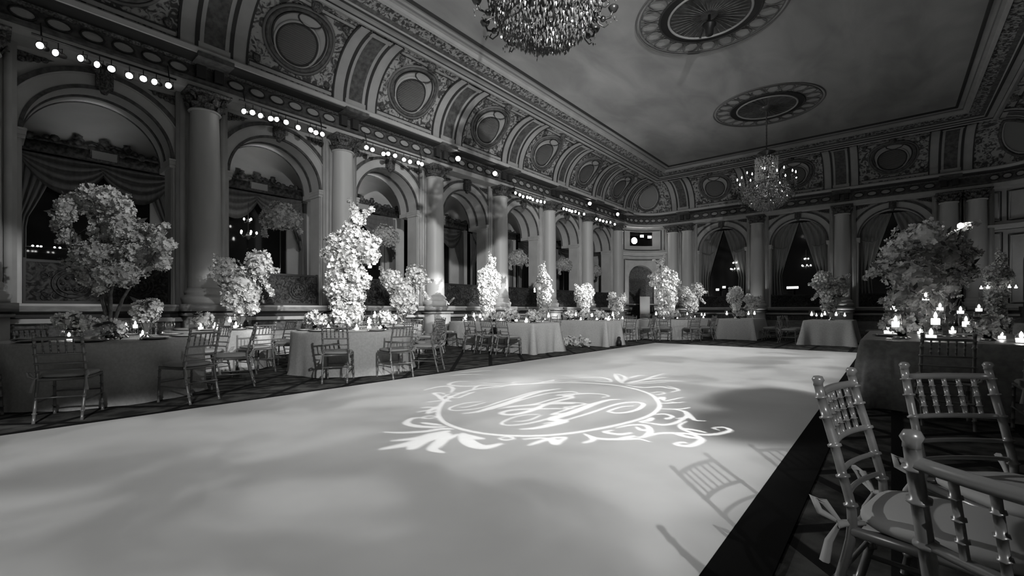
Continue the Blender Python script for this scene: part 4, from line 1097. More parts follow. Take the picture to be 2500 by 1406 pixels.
# ------------------------------------------------------------------ chandeliers
def crystals(mb, pts, s=.022):
    for p in pts:
        q = s*RNG.uniform(.7, 1.3); a = RNG.uniform(0, 3.1); c, w = math.cos(a)*q*.6, math.sin(a)*q*.6; x, y, z = p
        mb.add([(x+c, y+w, z), (x-w, y+c, z), (x-c, y-w, z), (x+w, y-c, z), (x, y, z+q*.8), (x, y, z-q*1.8)],
               [(0, 1, 4), (1, 2, 4), (2, 3, 4), (3, 0, 4), (1, 0, 5), (2, 1, 5), (3, 2, 5), (0, 3, 5)])
def shell(fn, n, dz, jit=.01):
    out = []
    z0, z1 = dz
    for _ in range(n):
        z = RNG.uniform(z0, z1); r = fn((z-z0)/(z1-z0)); a = RNG.uniform(0, 2*PI)
        out.append((r*math.cos(a)+RNG.normal()*jit, r*math.sin(a)+RNG.normal()*jit, z))
    return out
def make_chandelier(loc, label):
    """origin at the lowest crystal"""
    e = empty('chandelier', loc, 0, label, 'chandelier', 'crystal chandeliers')
    H = ZC-loc[2]
    mb = MB(); mb.m('brass').tube([(0, 0, 2.0), (0, 0, H-.05)], .02, 8)
    for k in range(int((H-2.2)/.12)): mb.ball((0, 0, 2.1+.12*k), .03, 6, 4)
    mb.lathe([(0, H-.16), (.1, H-.14), (.22, H-.06), (.24, H-.01)], 20); mb.build('chain', None, e)
    mb = MB(); mb.m('brass').lathe([(.03, .1), (.06, .3), (.3, .38), (.32, .42), (.06, .5), (.05, .9), (.28, .96), (.3, 1.0), (.08, 1.08), (.06, 1.7), (.26, 1.86), (.28, 1.9), (.1, 2.0), (.3, 2.08), (.04, 2.2)], 20)
    for r, z in ((.72, .62), (.52, .3), (.62, .95)): mb.tube([(r*math.cos(PI*i/20), r*math.sin(PI*i/20), z) for i in range(40)], .018, 6, closed=True)
    for k in range(10):
        a = 2*PI*k/10; c, s = math.cos(a), math.sin(a)
        mb.tube([(.06*c, .06*s, .55), (.4*c, .4*s, .6), (.72*c, .72*s, .62)], .01, 5); mb.tube([(.05*c, .05*s, .93), (.62*c, .62*s, .95)], .01, 5)
    mb.build('frame', None, e)
    mb = MB(); mb.m('crystal_bright')
    crystals(mb, shell(lambda f: .33+.03*f+.05*(1-f)**2, 1300, (1.05, 1.88))); c_ = mb.build('crystal_column', None, e, smooth=False); c_['kind'] = 'stuff'
    mb = MB(); mb.m('crystal')
    crystals(mb, shell(lambda f: .72*math.sqrt(max(1-(1-f)**2, 0))*.95+.02, 1900, (.02, .62), .03), .024)
    crystals(mb, shell(lambda f: .3*math.sqrt(max(1-(1-f)**2, 0)), 300, (-.02, .2), .03), .026)
    mb.m('crystal_dim'); crystals(mb, shell(lambda f: .75-.12*f, 700, (.62, .95), .02), .024); crystals(mb, shell(lambda f: .5*f, 300, (.1, .55), .05), .024)
    c_ = mb.build('crystal_basket', None, e, smooth=False); c_['kind'] = 'stuff'
    for k in range(16):
        a = 2*PI*(k+.3)/16; c, s = math.cos(a), math.sin(a); up = .0 if k % 2 else .16; R = .98 if k % 2 else .80
        mb = MB(); mb.m('brass')
        pr = [(.3, .95), (.5, .78), (.75, .72), (.92, .80), (1., .98+up)]
        mb.tube([(R*q*c, R*q*s, z) for q, z in pr], [.016, .014, .014, .013, .012], 6)
        mb.lathe([(0, .96+up), (.05, .97+up), (.075, 1.01+up), (.03, 1.0+up)], 10, (R*c, R*s, 0))
        mb.lathe([(.014, .99+up), (.014, 1.1+up), (0, 1.1+up)], 8, (R*c, R*s, 0))
        mb.m('crystal'); crystals(mb, [(R*c+RNG.normal()*.03, R*s+RNG.normal()*.03, .90+up-RNG.uniform(0, .16)) for _ in range(10)], .02)
        arm = mb.build('arm', None, e)
        mb = MB(); mb.lathe([(.0, 1.1+up), (.014, 1.115+up), (.02, 1.14+up), (.012, 1.17+up), (0, 1.2+up)], 8, (R*c, R*s, 0), caps=False); mb.build('candle_bulb', 'bulb', arm)
    for k in range(12):      # lower tier of dark scrolled arms with cups
        a = 2*PI*(k+.5)/12; c, s = math.cos(a), math.sin(a)
        mb = MB(); mb.m('brass'); mb.tube([(q*c, q*s, z) for q, z in ((.55, .62), (.66, .42), (.76, .36), (.86, .40), (.9, .50))], [.016, .016, .015, .014, .012], 6)
        mb.tube([(q*c, q*s, z) for q, z in ((.66, .42), (.70, .30), (.78, .26), (.83, .30), (.80, .34))], .010, 5)
        mb.lathe([(0, .47), (.045, .48), (.07, .53), (.05, .55), (.02, .53)], 10, (.9*c, .9*s, 0)); mb.ball((.76*c, .76*s, .37), .04, 8, 6)
        mb.m('crystal'); crystals(mb, [(.9*c+RNG.normal()*.025, .9*s+RNG.normal()*.025, .42-RNG.uniform(0, .14)) for _ in range(6)], .018)
        mb.build('scrolled_arm', None, e)
    for k in range(15):
        a = RNG.uniform(0, 2*PI); 
        if k < 7: r, z = RNG.uniform(.1, .24), RNG.uniform(1.1, 1.8)
        elif k < 12: r, z = RNG.uniform(.2, .5), RNG.uniform(.12, .4)
        else: r, z = .7, RNG.uniform(.3, .6)
        mb = MB(); mb.ball((r*math.cos(a), r*math.sin(a), z), .014, 6, 5); mb.build('sparkle_dot', 'sparkle_glow', e)  # small glowing dots added for the sparkle of the crystals
    return e
ch1 = make_chandelier((XM, YM[0], 4.62), 'large crystal chandelier cut by the top of the photo, over the dance floor')
ch2 = make_chandelier((XM, YM[2], 4.74), 'crystal chandelier hanging whole before the far wall on a long chain')

# ------------------------------------------------------------------ rows of spotlights under the cornice
def spot_proto():
    e = empty('spotlight', (0, 0, 0)); e['category'] = 'spotlight'
    # aims along +x and slightly down
    mb = MB(); mb.m('black')
    T = Matrix.Rotation(math.radians(100), 4, 'Y')
    mb.lathe([(0, -.17), (.03, -.168), (.045, -.13), (.05, .0), (.066, .02), (.066, .045), (.058, .045), (.058, .03)], 16, M4=T)
    mb.build('housing', None, e)
    mb = MB(); mb.lathe([(0, .043), (.03, .042), (.055, .036)], 16, M4=T, caps=False); mb.build('lens', 'spot_lens', e)
    mb = MB(); mb.m('black').tube([(-.02, -.06, 0), (-.02, -.07, .09), (-.02, .07, .09), (-.02, .06, 0)], .006, 5); mb.tube([(-.02, 0, .09), (-.02, 0, .2)], .008, 6); mb.build('yoke', None, e)
    return kids(e)
SP = spot_proto()
UX = 11.38
rows = [([101, 140, 201, 241, 272, 316, 350, 380, 413], 'the first arch from the camera'),
        ([598, 617, 638, 662, 674, 698, 727, 758, 767, 783], 'the second arch from the camera'),
        ([895, 910, 937, 948, 965, 986, 1001, 1020, 1028], 'the third arch from the camera'),
        ([1257, 1268, 1276, 1286, 1294, 1298, 1311, 1320, 1328], 'the fifth arch of the arcade'),
        ([1375, 1382, 1390, 1396, 1404, 1412, 1425], 'the sixth arch of the arcade'),
        ([1456, 1464, 1472, 1480, 1489, 1500], 'the last arch of the arcade')]
for pxs, nm in rows:
    ys = [Yat(p, UX) for p in pxs]
    for q in range(1, len(ys)): ys[q] = max(ys[q], ys[q-1]+.15)
    mb = MB(); mb.tube([(-UX, min(ys)-.12, 5.93), (-UX, max(ys)+.12, 5.93)], .02, 8)
    for y in (min(ys), max(ys)): mb.tube([(-UX, y, 5.93), (-UX-.1, y, 6.2)], .012, 6)
    o = mb.build('light_bar', 'black'); tag(o, 'thin black bar carrying the row of spotlights over '+nm, 'bar', 'lighting bars')
    for y in ys:
        c = first(SP, (-UX, y, 5.73+random.uniform(-.03, .03)), random.uniform(-.5, .35)-.45, 'small lit spotlight in the row over '+nm, 'spotlights over '+nm)
for px, py in ((1118, 388), (1208, 424), (1439, 497), (1507, 523)):
    y = Yat(px, 11.35); d = 11.35*SY+y*CY_
    first(SP, (-11.35, y, EYE+(HY-py)*d/FPX), -.7, uniq('larger spotlight clamped to the frieze above '+{1118: 'the fourth arch, nearer one', 1208: 'the fourth arch, farther one', 1439: 'the sixth arch', 1507: 'the last column of the arcade'}[px]), 'spotlights on the frieze', scale=1.5)
e = empty('unlit_spotlight', (0, 0, 0)); e['category'] = 'spotlight'
mb = MB(); mb.m('black'); T = Matrix.Rotation(math.radians(70), 4, 'Y'); mb.lathe([(0, -.2), (.06, -.19), (.09, -.1), (.095, .1), (.08, .12), (0, .1)], 14, M4=T); mb.build('housing', None, e)
mb = MB(); mb.m('black').tube([(0, 0, .05), (0, 0, .75)], .01, 5); mb.build('drop_rod', None, e)
OFF = kids(e)
for y, w in ((.95, 'first'), (1.3, 'first'), (1.6, 'first'), (1.95, 'first'), (4.75, 'second'), (5.1, 'second'), (5.55, 'second'), (8.2, 'third'), (8.7, 'third')):
    first(OFF, (XL-1.3, y, 5.95-.03*RNG.random()), RNG.uniform(-.6, .6), 'dark unlit spotlight hanging before the sky mural behind the %s arch' % w, 'unlit spotlights behind the %s arch' % w)

# booth lamps in the corner window
s0 = LEFT_LEN+ARC*.5
def booth_obj(ds, t, z, name, fn, label, cat):
    p = P3(s0+ds, t, z); q = P3(s0+ds, t+1, z); a = math.atan2(q.y-p.y, q.x-p.x)
    o = fn(); o.name = name; o.location = p; o.rotation_euler = (0, 0, a); tag(o, label, cat); return o
def proj():
    mb = MB(); mb.m('black').lathe([(0, -.3), (.14, -.3), (.16, .0), (.20, .05), (.20, .08), (.18, .08)], 24, M4=Matrix.Rotation(PI/2, 4, 'Y')); mb.m('projector_lens').lathe([(0, .1), (.19, .085)], 24, M4=Matrix.Rotation(PI/2, 4, 'Y'), caps=False)
    return mb.build('follow_spot')
booth_obj(-.44, -.02, 5.22, 'follow_spot', proj, 'big round follow spot glowing in the booth window', 'spotlight')
def scr():
    mb = MB(); mb.m('black').box(-.06, 0, -.13, .13, -.09, .09); mb.m('bulb').box(0, .008, -.1, .1, -.07, .07); return mb.build('work_light')
booth_obj(.13, -.15, 5.54, 'work_light', scr, 'small square work light high in the booth window', 'light')
booth_obj(.55, -.15, 5.48, 'work_light', scr, 'small square work light at the booth window edge', 'light')

# ------------------------------------------------------------------ balustrades in the arches
def balustrade(x, y, rz, hw, label, h=.82):
    e = empty('balustrade', (x, y, ZS+.02), rz, label, 'balustrade', 'dark ornate balustrades in the arches')
    mb = MB(); mb.m('iron').box(-.03, .03, -hw, hw, h-.05, h); mb.box(-.03, .03, -hw, hw, 0, .05)
    for s in (-1, 1): mb.box(-.035, .035, s*hw-.02, s*hw+.02, 0, h+.02)
    mb.build('frame', None, e, smooth=False)
    mb = MB(); mb.m('brocade').box(-.012, .012, -hw+.02, hw-.02, .05, h-.05)
    mb.build('panel', None, e, smooth=False)
    mb = MB(); mb.m('iron')
    for cy, r in ((-.42*hw, .27), (.52*hw, .24)):
        for q in (1, .72): mb.tube([(.03, cy+r*q*math.cos(PI*i/12), h*.47+r*q*math.sin(PI*i/12)) for i in range(24)], .014, 5, closed=True)
        for k in range(6): a = PI*k/3; mb.ball((.03, cy+r*.45*math.cos(a), h*.47+r*.45*math.sin(a)), .035, 6, 5)
    for k in range(26):
        y0 = RNG.uniform(-hw*.92, hw*.92); z0 = RNG.uniform(.1, h-.12); a = RNG.uniform(0, 6.28)
        mb.tube([(.025, y0+.07*math.cos(a+q)*(1-q*.12), z0+.07*math.sin(a+q)*(1-q*.12)) for q in (0, .7, 1.4, 2.1, 2.8, 3.6)], .009, 4)
    mb.build('scrollwork', None, e)
    return kids(e)
names = ['zeroth', 'first', 'second', 'third', 'fourth', 'fifth', 'sixth', 'last']
BL = None
for i, y in enumerate(LEFT_BAYS):
    if i == 0: continue
    lab = 'dark ornate balustrade in the %s arch of the arcade' % names[i]
    if BL is None: BL = balustrade(XL-.07, y, 0, R_L-.03, lab)
    else: dup(BL, (XL-.07, y, ZS+.02), 0, lab)
BL2 = None
for i, x in enumerate(FAR_BAYS):
    lab = 'dark balustrade in the %s arch of the far wall' % ['first', 'middle', 'third'][i]
    if BL2 is None: BL2 = balustrade(x, YF+.12, -PI/2, R_F-.03, lab, .62)
    else: dup(BL2, (x, YF+.12, ZS+.02), -PI/2, lab)

# ------------------------------------------------------------------ window dressing behind the left arcade
def swag(mb, y0, y1, ztop, drop, x, n=16):
    m = 14; rows = []
    for j in range(m+1):
        f = j/m; row = []
        for i in range(n+1):
            u = i/n; y = y0+(y1-y0)*u
            sag = 4*u*(1-u)
            z = ztop-.03-drop*(f**1.15)*sag-.12*f*(1-sag)
            dx = .05+.10*sag*f+.035*math.sin(f*m*1.9)*(.3+.7*sag)
            row.append((x+dx, y, z))
        rows.append(row)
    mb.grid(rows)
def side_drape(mb, y_in, y_out, ztop, zbot, x, pinch=.35, n=20, tie=.45):
    """panel hanging at the side, swept back to y_out at the bottom"""
    rows = []
    for j in range(15):
        f = j/14; z = ztop+(zbot-ztop)*f; row = []
        w = 1-(1-pinch)*min(f/tie, 1)**1.3
        for i in range(n+1):
            u = i/n; y = y_out+(y_in-y_out)*w*u
            row.append((x+.06+.035*math.sin(u*n*1.7+2*f), y, z))
        rows.append(row)
    mb.grid(rows)
def dressing(y, lab):
    e = empty('window_drapery', (XT+.02, y, ZS), 0, lab, 'curtains', 'swagged curtains behind the arcade')
    z0 = -ZS; hw = 1.5
    mb = MB(); mb.m('valance').box(.02, .26, -hw, hw, 4.58+z0, 4.82+z0); mb.box(.02, .3, -hw, hw, 4.80+z0, 4.86+z0)
    for k in range(24): mb.ball((.24, -hw+.06+k*.125, 4.87+z0+.03*math.sin(k*1.7)), .055+.02*(k % 3), 6, 5)
    for yy, r in ((-.42, .1), (0, .13), (.42, .1)):
        mb.lathe([(.05, 4.86+z0), (r*.5, 4.93+z0), (r, 5.0+z0), (r*.6, 5.05+z0), (r*.7, 5.09+z0), (0, 5.11+z0)], 10, (.18, yy, 0))
    mb.tube([(.2, -.4, 4.9+z0), (.2, -.2, 4.99+z0), (.2, 0, 4.92+z0), (.2, .2, 4.99+z0), (.2, .4, 4.9+z0)], .03, 6)
    mb.build('valance', None, e)
    mb = MB(); mb.m('plaque').box(.3, .32, -.22, .22, 4.61+z0, 4.79+z0); mb.m('gilt').box(.295, .31, -.25, .25, 4.59+z0, 4.81+z0); mb.build('plaque', None, e, smooth=False)
    for a, b in ((-1.35, .1), (-.1, 1.35)):
        mb = MB(); mb.m('drape'); swag(mb, a, b, 4.58+z0, .85, .06); mb.build('swag', None, e)
    for s in (-1, 1):
        mb = MB(); mb.m('drape'); side_drape(mb, s*.75, s*1.48, 4.5+z0, .1, .02); mb.build('side_curtain', None, e)
    return kids(e)
DRS = None
for i, y in enumerate(LEFT_BAYS):
    if i == 0: continue
    yy = y+.28 if i < 4 else y+.45
    lab = 'swagged curtains under a carved valance behind the %s arch of the arcade' % names[i]
    if DRS is None: DRS = dressing(yy, lab)
    else: dup(DRS, (XT+.02, yy, ZS), 0, lab)
# far wall: tent drapes meeting at the crown of each arch
def tent(x, lab):
    e = empty('tent_drape', (x, YF+.3, ZS), -PI/2, lab, 'curtains', 'tent drapes in the far arches')
    top = ZI+R_F-.18-ZS
    for s in (-1, 1):
        mb = MB(); mb.m('drape_pale'); rows = []
        for j in range(25):
            f = j/24; z = top*(1-f)+.05
            inner = s*(0.02+.62*min(f/.62, 1)**1.1+.12*math.sin(PI*min(f, 1)))
            outer = s*min(R_F-.0, .05+ (math.sqrt(max(R_F**2-max(z-(ZI-ZS), 0)**2, 0)) if z > ZI-ZS else R_F))
            rows.append([(-.06+.04*math.sin(i*1.5+f*2)-.1*f, inner+(outer-inner)*i/16, z) for i in range(17)])
        mb.grid(rows); mb.build('drape_panel', None, e)
    mb = MB(); mb.m('drape')
    for s in (-1, 1):
        mb.tube([(-.03, s*1.15, ZI-ZS-.05), (0, s*.95, ZI-ZS-.14), (0, s*.7, ZI-ZS-.2), (-.02, s*.5, ZI-ZS-.08)], [.02, .035, .035, .02], 6)
    mb.build('tie_cord', None, e)
    return kids(e)
TD = None
for i, x in enumerate(FAR_BAYS):
    lab = 'pair of drapes parted like a tent in the %s arch of the far wall' % ['first', 'middle', 'third'][i]
    if TD is None: TD = tent(x, lab)
    else: dup(TD, (x, YF+.3, ZS), -PI/2, lab)
# ------------------------------------------------------------------ small candelabra lamps hanging in the windows
def sconce():
    e = empty('hanging_candelabra', (0, 0, 0)); e['category'] = 'lamp'
    mb = MB(); mb.m('brass').tube([(0, 0, -.1), (0, 0, .9)], .01, 6); mb.lathe([(0, -.12), (.05, -.08), (.06, 0), (.02, .1)], 10); mb.ball((0, 0, .42), .04, 8, 6)
    for k in range(5):
        a = 2*PI*k/5; c, s = math.cos(a), math.sin(a); mb.tube([(.03*c, .03*s, 0), (.14*c, .14*s, -.05), (.2*c, .2*s, .04)], .008, 5)
    for k in range(3):
        a = 2*PI*k/3+.4; c, s = math.cos(a), math.sin(a); mb.tube([(.02*c, .02*s, .38), (.08*c, .08*s, .34), (.1*c, .1*s, .4)], .007, 5)
    mb.build('frame', None, e)
    for k in range(5):
        a = 2*PI*k/5; mb = MB(); mb.ball((.2*math.cos(a), .2*math.sin(a), .085), .026, 8, 6, 1.5); mb.build('bulb', 'bulb', e)
    for k in range(3):
        a = 2*PI*k/3+.4; mb = MB(); mb.ball((.1*math.cos(a), .1*math.sin(a), .44), .024, 8, 6, 1.5); mb.build('bulb', 'bulb', e)
    return kids(e)
SC_ = sconce()
p = Vector((-13.5, Yat(606, 13.5), 0)); d = 13.5*SY+p.y*CY_
first(SC_, (p.x, p.y, EYE+(HY-575)*d/FPX), 0, 'small hanging candelabra glowing in the dark window behind the second arch', 'hanging candelabra lamps')
for px, py, lab in ((1968, 652, 'small hanging candelabra glowing in the middle far arch'), (1793, 660, 'small hanging candelabra glowing in the first far arch'), (2170, 632, 'small hanging candelabra glowing in the third far arch')):
    yy = YF+.33; r = (px-CX)/FPX; x = yy*(CY_*r-SY)/(CY_+SY*r); d = -x*SY+yy*CY_
    first(SC_, (x, yy, EYE+(HY-py)*d/FPX), 0, lab, 'hanging candelabra lamps', scale=.95)
def proto_done(): pass
# ------------------------------------------------------------------ odd things on the floor and ledge
def uplight():
    e = empty('uplight', (0, 0, 0)); e['category'] = 'light'
    mb = MB(); mb.m('black').lathe([(0, 0), (.09, .0), (.09, .02), (.05, .03)], 16)
    T = Matrix.Translation((0, 0, .14)) @ Matrix.Rotation(math.radians(-28), 4, 'Y')
    mb.lathe([(0, -.1), (.05, -.09), (.06, .08), (.07, .1), (.062, .1)], 16, M4=T); mb.tube([(0, -.07, .03), (0, -.07, .14)], .008, 5); mb.tube([(0, .07, .03), (0, .07, .14)], .008, 5); mb.build('housing', None, e)
    mb = MB(); mb.lathe([(0, .104), (.06, .103)], 16, M4=T, caps=False); mb.build('lens', 'spot_lens', e)
    return kids(e)
UP = uplight()
UPS = []
for i, y in enumerate(LEFT_COLS):
    if y < 1: continue
    UPS.append(y)
    first(UP, (XL+1.15, y, 0), 0, 'small black uplight on the carpet at the foot of the %s arcade column' % ['', '', 'first', 'second', 'third', 'fourth', 'fifth', 'sixth', 'last'][i], 'column uplights')
mb = MB(); T = Matrix.Rotation(math.radians(42), 4, 'Y')
TT = Matrix.Rotation(math.radians(60), 4, 'Z') @ T
mb.m('silver').lathe([(0, -.16), (.05, -.15), (.06, .12), (.068, .15), (.06, .15)], 18, M4=TT); mb.m('spot_lens').lathe([(0, -.161), (.035, -.165)], 12, M4=TT, caps=False); mb.m('black').lathe([(0, -.2), (.07, -.2), (.07, -.18), (.02, -.17)], 14)
o = mb.build('can_light', loc=(XL+.16, Yat(1102, 11.95), ZS+.22)); tag(o, 'small pale can light tilted on the ledge beside the third column', 'light')
mb = MB(); mb.m('black').lathe([(.0, 0), (.08, 0), (.09, .1), (.07, .18), (.05, .2), (.055, .27), (.03, .3), (0, .3)], 14); o = mb.build('floor_can', loc=tuple(FL(1511, 845))); tag(o, 'small black can on the carpet beside the table with the flower mound', 'light')
mb = MB(); mb.m('black'); mb.lathe([(0, 0), (.11, .0), (.12, .08), (.09, .17), (0, .18)], 14, sy=.6); mb.tube([(-.06, 0, .16), (-.04, 0, .24), (.04, 0, .24), (.06, 0, .16)], .01, 6)
o = mb.build('handbag', loc=(-8.02, 8.82, .515)); tag(o, 'small dark handbag left on a chair seat at the long table', 'bag')
# pale board leaning in the corner niche
mb = MB(); mb.box(-.03, .03, -.3, .3, 0, 1.9); o = mb.build('service_screen', 'plaque', smooth=False); p = P3(LEFT_LEN+ARC*.5+.1, .45, 0); o.location = p; o.rotation_euler = (0, 0, -PI/4); tag(o, 'plain pale upright board standing before the corner niche', 'screen')

for px, py, w, lab in ((1752, 707, .16, 'first far arch, toward the corner'), (1768, 701, .16, 'first far arch, beside the candelabra'), (1935, 702, .5, 'middle far arch')):
    yy = YF+.12; r = (px-CX)/FPX; x = yy*(CY_*r-SY)/(CY_+SY*r); d = -x*SY+yy*CY_; z = EYE+(HY-py)*d/FPX
    mb = MB(); mb.m('black').box(-w/2-.01, w/2+.01, -.0, .04, -.07, .07); mb.box(-.03, .03, .0, .04, -(z-ZS-.62)-.02, -.05); mb.m('monitor').box(-w/2, w/2, -.006, 0, -.055, .055)
    o = mb.build('small_screen', smooth=False, loc=(x, yy-.02, z)); tag(o, 'small glowing screen on the balustrade of the '+lab, 'screen')
e = empty('candle_glint_rail', (-13.66, .99, 2.48), 0, 'row of tiny glowing dots for candle reflections in the window behind the first arch, on an added rail', 'light')
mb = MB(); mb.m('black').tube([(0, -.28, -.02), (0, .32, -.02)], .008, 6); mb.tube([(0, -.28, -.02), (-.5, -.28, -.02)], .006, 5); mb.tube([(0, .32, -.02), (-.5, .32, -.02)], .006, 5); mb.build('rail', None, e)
for y in (-.2, -.13, -.08, .12, .2): mb = MB(); mb.ball((0, y, 0), .018, 8, 6); mb.build('bulb', 'bulb', e)  # glowing dots stand in for candles reflected in the dark glass
# ------------------------------------------------------------------ seated person in a dark suit beyond the right hand table
def person():
    base = Vector((1.22, 11.3, 0))
    e = empty('person', tuple(base), 0, 'person in a black suit leaning forward on a seat beyond the spreading blossom tree', 'person')
    # facing -x (towards the dance floor), leaning
    J = {'pel': (0, 0, .60), 'wst': (-.05, 0, .68), 'chs': (-.16, 0, .90), 'nek': (-.27, 0, 1.08), 'hdb': (-.33, 0, 1.15),
         'shl': (-.2, -.18, 1.02), 'ell': (-.42, -.24, .84), 'wrl': (-.62, -.12, .80), 'shr': (-.2, .18, 1.02), 'elr': (-.42, .24, .84), 'wrr': (-.62, .1, .80),
         'hpl': (-.02, -.1, .58), 'knl': (-.45, -.13, .54), 'anl': (-.42, -.14, .09), 'tol': (-.60, -.15, .035), 'hpr': (-.02, .1, .58), 'knr': (-.45, .13, .54), 'anr': (-.42, .14, .09), 'tor': (-.60, .15, .035)}
    R = {'pel': .15, 'wst': .14, 'chs': .155, 'nek': .06, 'hdb': .055, 'shl': .075, 'ell': .05, 'wrl': .032, 'shr': .075, 'elr': .05, 'wrr': .032, 'hpl': .095, 'knl': .07, 'anl': .045, 'tol': .035, 'hpr': .095, 'knr': .07, 'anr': .045, 'tor': .035}
    E = [('pel', 'wst'), ('wst', 'chs'), ('chs', 'nek'), ('nek', 'hdb'), ('chs', 'shl'), ('shl', 'ell'), ('ell', 'wrl'), ('chs', 'shr'), ('shr', 'elr'), ('elr', 'wrr'), ('pel', 'hpl'), ('hpl', 'knl'), ('knl', 'anl'), ('anl', 'tol'), ('pel', 'hpr'), ('hpr', 'knr'), ('knr', 'anr'), ('anr', 'tor')]
    def skin(name, J, R, E, root, m, lv=2):
        ks = list(J); me = bpy.data.meshes.new(name); me.from_pydata([J[k] for k in ks], [(ks.index(a), ks.index(b)) for a, b in E], [])
        o = bpy.data.objects.new(name, me); COL.objects.link(o); o.parent = e
        bm = bmesh.new(); bm.from_mesh(me); ly = bm.verts.layers.skin.verify(); bm.verts.ensure_lookup_table()
        for i, k in enumerate(ks): bm.verts[i][ly].radius = (R[k], R[k]); bm.verts[i][ly].use_root = (k == root)
        bm.to_mesh(me); bm.free()
        me.materials.append(M[m]); sk = o.modifiers.new('s', 'SKIN'); sk.use_smooth_shade = True; ss = o.modifiers.new('d', 'SUBSURF'); ss.levels = lv; ss.render_levels = lv
        return o
    skin('body', J, R, E, 'pel', 'suit')
    # hands: palm and five fingers each
    for s, w in ((-1, 'wrl'), (1, 'wrr')):
        wx, wy, wz = J[w]
        JJ = {'w': (wx, wy, wz), 'p': (wx-.07, wy-s*.0, wz-.008)}; RR = {'w': .024, 'p': .03}; EE = [('w', 'p')]
        for k, (dy, L) in enumerate(((-.03, .065), (-.011, .078), (.009, .074), (.028, .058))):
            a, b, c = 'a%d' % k, 'b%d' % k, 'c%d' % k
            JJ[a] = (wx-.09, wy+dy, wz-.008); JJ[b] = (wx-.09-L*.5, wy+dy*1.1, wz-.012); JJ[c] = (wx-.09-L, wy+dy*1.15, wz-.03)
            RR[a], RR[b], RR[c] = .010, .0085, .0075; EE += [('p', a), (a, b), (b, c)]
        JJ['t1'] = (wx-.04, wy-s*.035, wz-.012); JJ['t2'] = (wx-.075, wy-s*.055, wz-.02); RR['t1'], RR['t2'] = .012, .009; EE += [('w', 't1'), ('t1', 't2')]
        skin('hand', JJ, RR, EE, 'w', 'skin')
    # head with a face, looking to -x and slightly down
    mb = MB(); rows = []; n, m = 28, 20
    for j in range(m+1):
        v = PI*j/m; row = []
        for i in range(n):
            u = 2*PI*i/n; x, y, z = math.sin(v)*math.cos(u), math.sin(v)*math.sin(u), math.cos(v)
            rx, ry, rz = .092, .073, .118
            if z < 0: ry *= 1+.32*z; rx *= 1+.12*z
            X, Y, Z = x*rx, y*ry, z*rz
            if x < -.3:      # face side
                X += .010*(x < -.75)
                g = math.exp(-(y/.22)**2)
                X -= .022*g*math.exp(-((z+.12)/.16)**2)          # nose
                X += .012*math.exp(-((abs(y)-.38)/.18)**2)*math.exp(-((z-.1)/.12)**2)   # eye sockets
                X -= .008*g*math.exp(-((z+.45)/.08)**2); X -= .012*g*math.exp(-((z+.82)/.15)**2)
            row.append((X, Y, Z))
        rows.append(row)
    mb.m('skin').grid(rows, closed_v=True)
    for s in (-1, 1):
        mb.ball((.005, s*.074, -.005), .026, 8, 6, 1.3)
        mb.m('shirt').ball((-.079, s*.029, .014), .011, 8, 6); mb.m('hair').ball((-.088, s*.029, .014), .006, 6, 5); mb.tube([(-.092, s*.016, .034), (-.09, s*.045, .036)], .004, 4); mb.m('skin')
    mb.m('hair').tube([(-.10, -.018, -.052), (-.104, 0, -.05), (-.10, .018, -.052)], .0035, 4)
    h = mb.build('head', None, e); h.location = (-.36, 0, 1.25); h.rotation_euler = (0, -.25, 0)
    mb = MB(); rows = []
    for j in range(12):
        v = PI*.62*j/11; row = []
        for i in range(28):
            u = 2*PI*i/28; x, y, z = math.sin(v)*math.cos(u), math.sin(v)*math.sin(u), math.cos(v)
            k = 1.09+.02*math.sin(9*u+3*v)
            if x < -.35: z = max(z, .42)
            row.append((x*.094*k+.006, y*.076*k, z*.118*k+.004))
        rows.append(row)
    mb.m('hair').grid(rows, closed_v=True); hr = mb.build('hair', None, h)
    mb = MB(); mb.m('shirt').tube([(-.31, -.03, 1.10), (-.345, 0, 1.05), (-.31, .03, 1.10)], .014, 6); mb.add([(-.335, -.03, 1.07), (-.335, .03, 1.07), (-.335, 0, .94)], [(0, 1, 2)]); mb.build('shirt_collar', None, e)
    st = dup(CH, (base.x+.22, base.y, 0), PI, uniq('chiavari chair under the person in the black suit'), 'chiavari chairs at the dining tables')
    st['category'] = 'chair'
person()

# ------------------------------------------------------------------ monogram projector: lamp, cut metal plate in front of it
LP = Vector((4.45, 5.0, 6.0)); TGT = Vector((-2.95, 4.45, 0.022))
def ln(pts, w, closed=False, prof='taper'):
    return (pts, w, closed, prof)
def c1(*p): return [(900+x/5, 900+y/5) for x, y in p]
def c2(*p): return [(1350+x/5, 890+y/5) for x, y in p]
ST = []
ST.append(ln([(1073, 1010), (1077, 993), (1090, 978), (1115, 964), (1160, 951), (1240, 941), (1320, 936), (1400, 934), (1480, 938), (1540, 947), (1590, 963), (1611, 985), (1607, 1001), (1580, 1018), (1520, 1035), (1450, 1049), (1380, 1059), (1300, 1064), (1210, 1061), (1140, 1050), (1095, 1035), (1077, 1021)], .038, True, 'flat'))
A = ST.append
